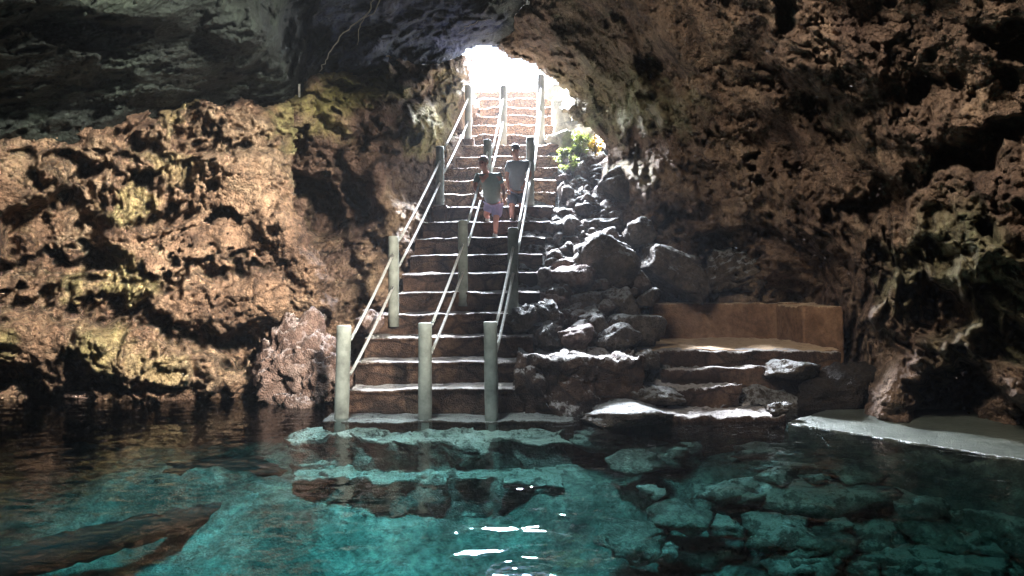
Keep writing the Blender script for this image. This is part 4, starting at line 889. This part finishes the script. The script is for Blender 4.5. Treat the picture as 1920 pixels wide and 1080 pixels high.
def person(label, J, mats, hair_scale, look, short_hair=True):
    """J: joint positions in world space"""
    V3 = {k: Vector(v) for k, v in J.items()}
    t = thing('person', tuple(V3['base']), label, 'person')
    names = ['pelvis', 'waist', 'chest', 'neck', 'chin', 'head', 'crown']
    V = [V3[n] for n in names]; R = [(0.13, 0.10), (0.115, 0.09), (0.13, 0.09), (0.055, 0.055), (0.068, 0.08), (0.085, 0.10), (0.06, 0.07)]
    E = [(0, 1), (1, 2), (2, 3), (3, 4), (4, 5), (5, 6)]
    nose = len(V); V.append(V3['head'] + look * 0.115 + Vector((0, 0, -0.015))); R.append(0.014); E.append((5, nose))
    for s in ('l', 'r'):
        prev = 2
        for jn, r in (('sh', 0.062), ('el', 0.045), ('wr', 0.030)):
            V.append(V3[jn + s]); R.append(r); E.append((prev, len(V) - 1)); prev = len(V) - 1
        w_ = V3['wr' + s]; d = (w_ - V3['el' + s]).normalized(); pm = w_ + d * 0.07
        V.append(pm); R.append((0.036, 0.018)); E.append((prev, len(V) - 1)); palm = len(V) - 1
        prev = 0
        for jn, r in (('hip', 0.092), ('kn', 0.060), ('an', 0.042)):
            V.append(V3[jn + s]); R.append(r); E.append((prev, len(V) - 1)); prev = len(V) - 1
        f = V3['an' + s] + V3['toe'] * 0.16 + Vector((0, 0, -0.05)); V.append(f); R.append(0.035); E.append((prev, len(V) - 1))
    skin_mesh('body', V, E, R, mats['skin'], t)
    # fingers and thumb
    for s in ('l', 'r'):
        w_ = V3['wr' + s]; d = (w_ - V3['el' + s]).normalized(); side = d.cross(Vector((0, 1, 0.2))).normalized(); curl = V3['grip' + s].normalized()
        fv = []; fe = []; fr = []
        for k, ln in enumerate((0.065, 0.078, 0.082, 0.074, 0.058)):
            if k == 0: b = w_ + d * 0.03 + side * 0.034; dd = (d * 0.6 + side).normalized()
            else: b = w_ + d * 0.085 + side * (0.034 - 0.017 * k + 0.008); dd = d
            p1 = b + dd * ln * 0.5; p2 = p1 + (dd + curl * 1.1).normalized() * ln * 0.35; p3 = p2 + (dd * 0.2 + curl).normalized() * ln * 0.3
            o_ = len(fv); fv += [b, p1, p2, p3]; fe += [(o_, o_ + 1), (o_ + 1, o_ + 2), (o_ + 2, o_ + 3)]; fr += [0.0095, 0.009, 0.008, 0.007]
        if s == 'l': fl = (fv, fe, fr)
        me_v, me_e, me_r = fv, fe, fr
        for k in range(5):
            pts = me_v[k * 4:k * 4 + 4]
            tube('finger', pts, 0.009, mats['skin'], t, 8, radii=me_r[:4])
    # shirt
    sv = [V3['pelvis'] + Vector((0, 0, -0.10)), V3['waist'], V3['chest'], V3['chest'].lerp(V3['neck'], 0.55)]; sr = [(0.20, 0.165), (0.185, 0.155), (0.185, 0.155), (0.10, 0.095)]
    se = [(0, 1), (1, 2), (2, 3)]
    for s in ('l', 'r'):
        a, b = V3['sh' + s], V3['el' + s]
        sv += [a, a.lerp(b, 0.75)]; sr += [0.082, 0.072]; se += [(2, len(sv) - 2), (len(sv) - 2, len(sv) - 1)]
    skin_mesh('shirt', sv, se, sr, mats['shirt'], t)
    # shorts
    hv = [V3['pelvis'] + Vector((0, 0, 0.07))]; hr = [(0.19, 0.155)]; he = []
    for s in ('l', 'r'):
        a, b = V3['hip' + s], V3['kn' + s]
        hv += [a, a.lerp(b, 0.8)]; hr += [0.125, 0.115]; he += [(0, len(hv) - 2), (len(hv) - 2, len(hv) - 1)]
    skin_mesh('shorts', hv, he, hr, mats['shorts'], t)
    # shoes
    for s in ('l', 'r'):
        a = V3['an' + s]; f = a + V3['toe'] * 0.19 + Vector((0, 0, -0.06)); h_ = a - V3['toe'] * 0.05 + Vector((0, 0, -0.05))
        skin_mesh('shoe', [h_, a.lerp(f, 0.5) + Vector((0, 0, -0.015)), f], [(0, 1), (1, 2)], [0.042, 0.046, 0.034], mats['shoe'], t)
    # hair: cap over the back and top of the skull
    hc = V3['head'] + Vector((0, 0, 0.035)) - look * 0.022
    V0, T = ICO[4]; n = fbm(V0 * 5 + 3, 3) * 0.05
    Vh = V0 * (1 + n)[:, None] * np.array([0.098, 0.112, 0.108]); lk = np.array(look[:])
    front = V0 @ lk; Vh[(front > 0.35) & (V0[:, 2] < 0.42)] *= 0.8
    Vh[V0[:, 2] < -0.45] *= 0.8
    mesh_np('hair', Vh + np.array(hc[:]), T, mats['hair'], parent=t)
    sd2 = look.cross(Vector((0, 0, 1))).normalized()
    for s in (-1, 1):
        e = V3['head'] + look * 0.087 + sd2 * 0.034 * s + Vector((0, 0, 0.012))
        mesh_np('eye', ICO[3][0] * 0.011 + np.array(e[:]), ICO[3][1], M['eye'], parent=t)
        e = V3['head'] - look * 0.01 + sd2 * 0.092 * s + Vector((0, 0, -0.008))
        mesh_np('ear', ICO[3][0] * np.array([0.016, 0.02, 0.032]) + np.array(e[:]), ICO[3][1], mats['skin'], parent=t)
    e = V3['head'] + look * 0.088 + Vector((0, 0, -0.05))
    mesh_np('mouth', ICO[3][0] * np.array([0.026, 0.012, 0.007]) + np.array(e[:]), ICO[3][1], mats['lip'], parent=t)
    return t
M['lip'] = plain_mat('lips', (0.32, 0.09, 0.08), 0.5, 0.0)

z8 = RZ * 8 + 0.02; z9 = RZ * 9 + 0.02; D1 = 15.2
def Q(px, py, D=D1): return P(px, py, D)
J1 = dict(base=(Q(926, 0)[0], D1, z8), pelvis=Q(926, 378, 15.3), waist=Q(922, 358, 15.22), chest=Q(915, 336, 15.12), neck=Q(909, 320, 15.06), chin=Q(907, 312, 15.02), head=Q(906, 305, 15.02), crown=Q(906, 298, 15.04),
    shl=Q(896, 331, 15.12), ell=Q(890, 350, 14.98), wrl=Q(898, 365, 14.72), gripl=(0, 0, -1),
    shr=Q(933, 330, 15.14), elr=Q(944, 350, 15.2), wrr=Q(945, 370, 15.06), gripr=(0.2, -0.5, -1),
    hipl=Q(918, 386, 15.3), knl=Q(911, 404, 15.28), anl=(Q(914, 0)[0], 15.72, z9 + 0.09),
    hipr=Q(933, 386, 15.28), knr=Q(930, 413, 15.12), anr=(Q(929, 0)[0], 15.28, z8 + 0.09), toe=(-0.15, -0.98, 0))
person('person in a grey-green T-shirt and lilac shorts leaning on the middle rail', J1,
    dict(skin=M['skin_pink'], shirt=M['tee_green'], shorts=M['lilac'], hair=M['hair_grey'], shoe=M['shoe'], lip=M['lip']), 1, Vector((-0.45, -0.85, -0.28)).normalized())
D2_ = 16.0; z10 = RZ * 10 + 0.02
J2 = dict(base=(P(968, 0, D2_)[0], 15.9, z9), pelvis=P(969, 357, 16.0), waist=P(969, 338, 16.0), chest=P(970, 314, 15.98), neck=P(968, 297, 15.95), chin=P(966, 290, 15.9), head=P(965, 282, 15.88), crown=P(966, 274, 15.92),
    shl=P(954, 307, 15.97), ell=P(950, 331, 15.95), wrl=P(953, 352, 15.8), gripl=(0, -0.4, -1),
    shr=P(987, 306, 16.0), elr=P(994, 328, 16.0), wrr=P(983, 346, 15.75), gripr=(0, 0, -1),
    hipl=P(961, 366, 15.98), knl=P(959, 391, 15.8), anl=(P(960, 0, 15.8)[0], 15.82, z9 + 0.09),
    hipr=P(977, 366, 16.0), knr=P(977, 389, 16.0), anr=(P(976, 0, 16.2)[0], 16.28, z10 + 0.09), toe=(-0.1, -0.98, 0))
person('person with dark hair in a pale grey T-shirt and black shorts by the right rail', J2,
    dict(skin=M['skin_tan'], shirt=M['tee_grey'], shorts=M['navy'], hair=M['hair_dark'], shoe=M['shoe_dark'], lip=M['lip']), 1, Vector((-0.55, -0.75, -0.35)).normalized())

# ------------------------------------------------------------------ haze: thin volume added for the bloom of daylight round the opening
bm = bmesh.new(); bmesh.ops.create_cube(bm, size=1)
bmesh.ops.scale(bm, vec=(40, 80, 26), verts=bm.verts); bmesh.ops.translate(bm, vec=(0, 25, 6), verts=bm.verts)
me = bpy.data.meshes.new('haze'); bm.to_mesh(me); bm.free()
m = bpy.data.materials.new('bloom_haze'); m.use_nodes = True; n = m.node_tree.nodes; n.remove(n['Principled BSDF'])
pv = n.new('ShaderNodeVolumePrincipled'); pv.inputs['Density'].default_value = 0.0007; pv.inputs['Color'].default_value = (0.85, 0.9, 1, 1); pv.inputs['Anisotropy'].default_value = 0.3
m.node_tree.links.new(pv.outputs[0], n['Material Output'].inputs['Volume'])
tag(link_mesh('haze', me, m, smooth=False), kind='stuff')
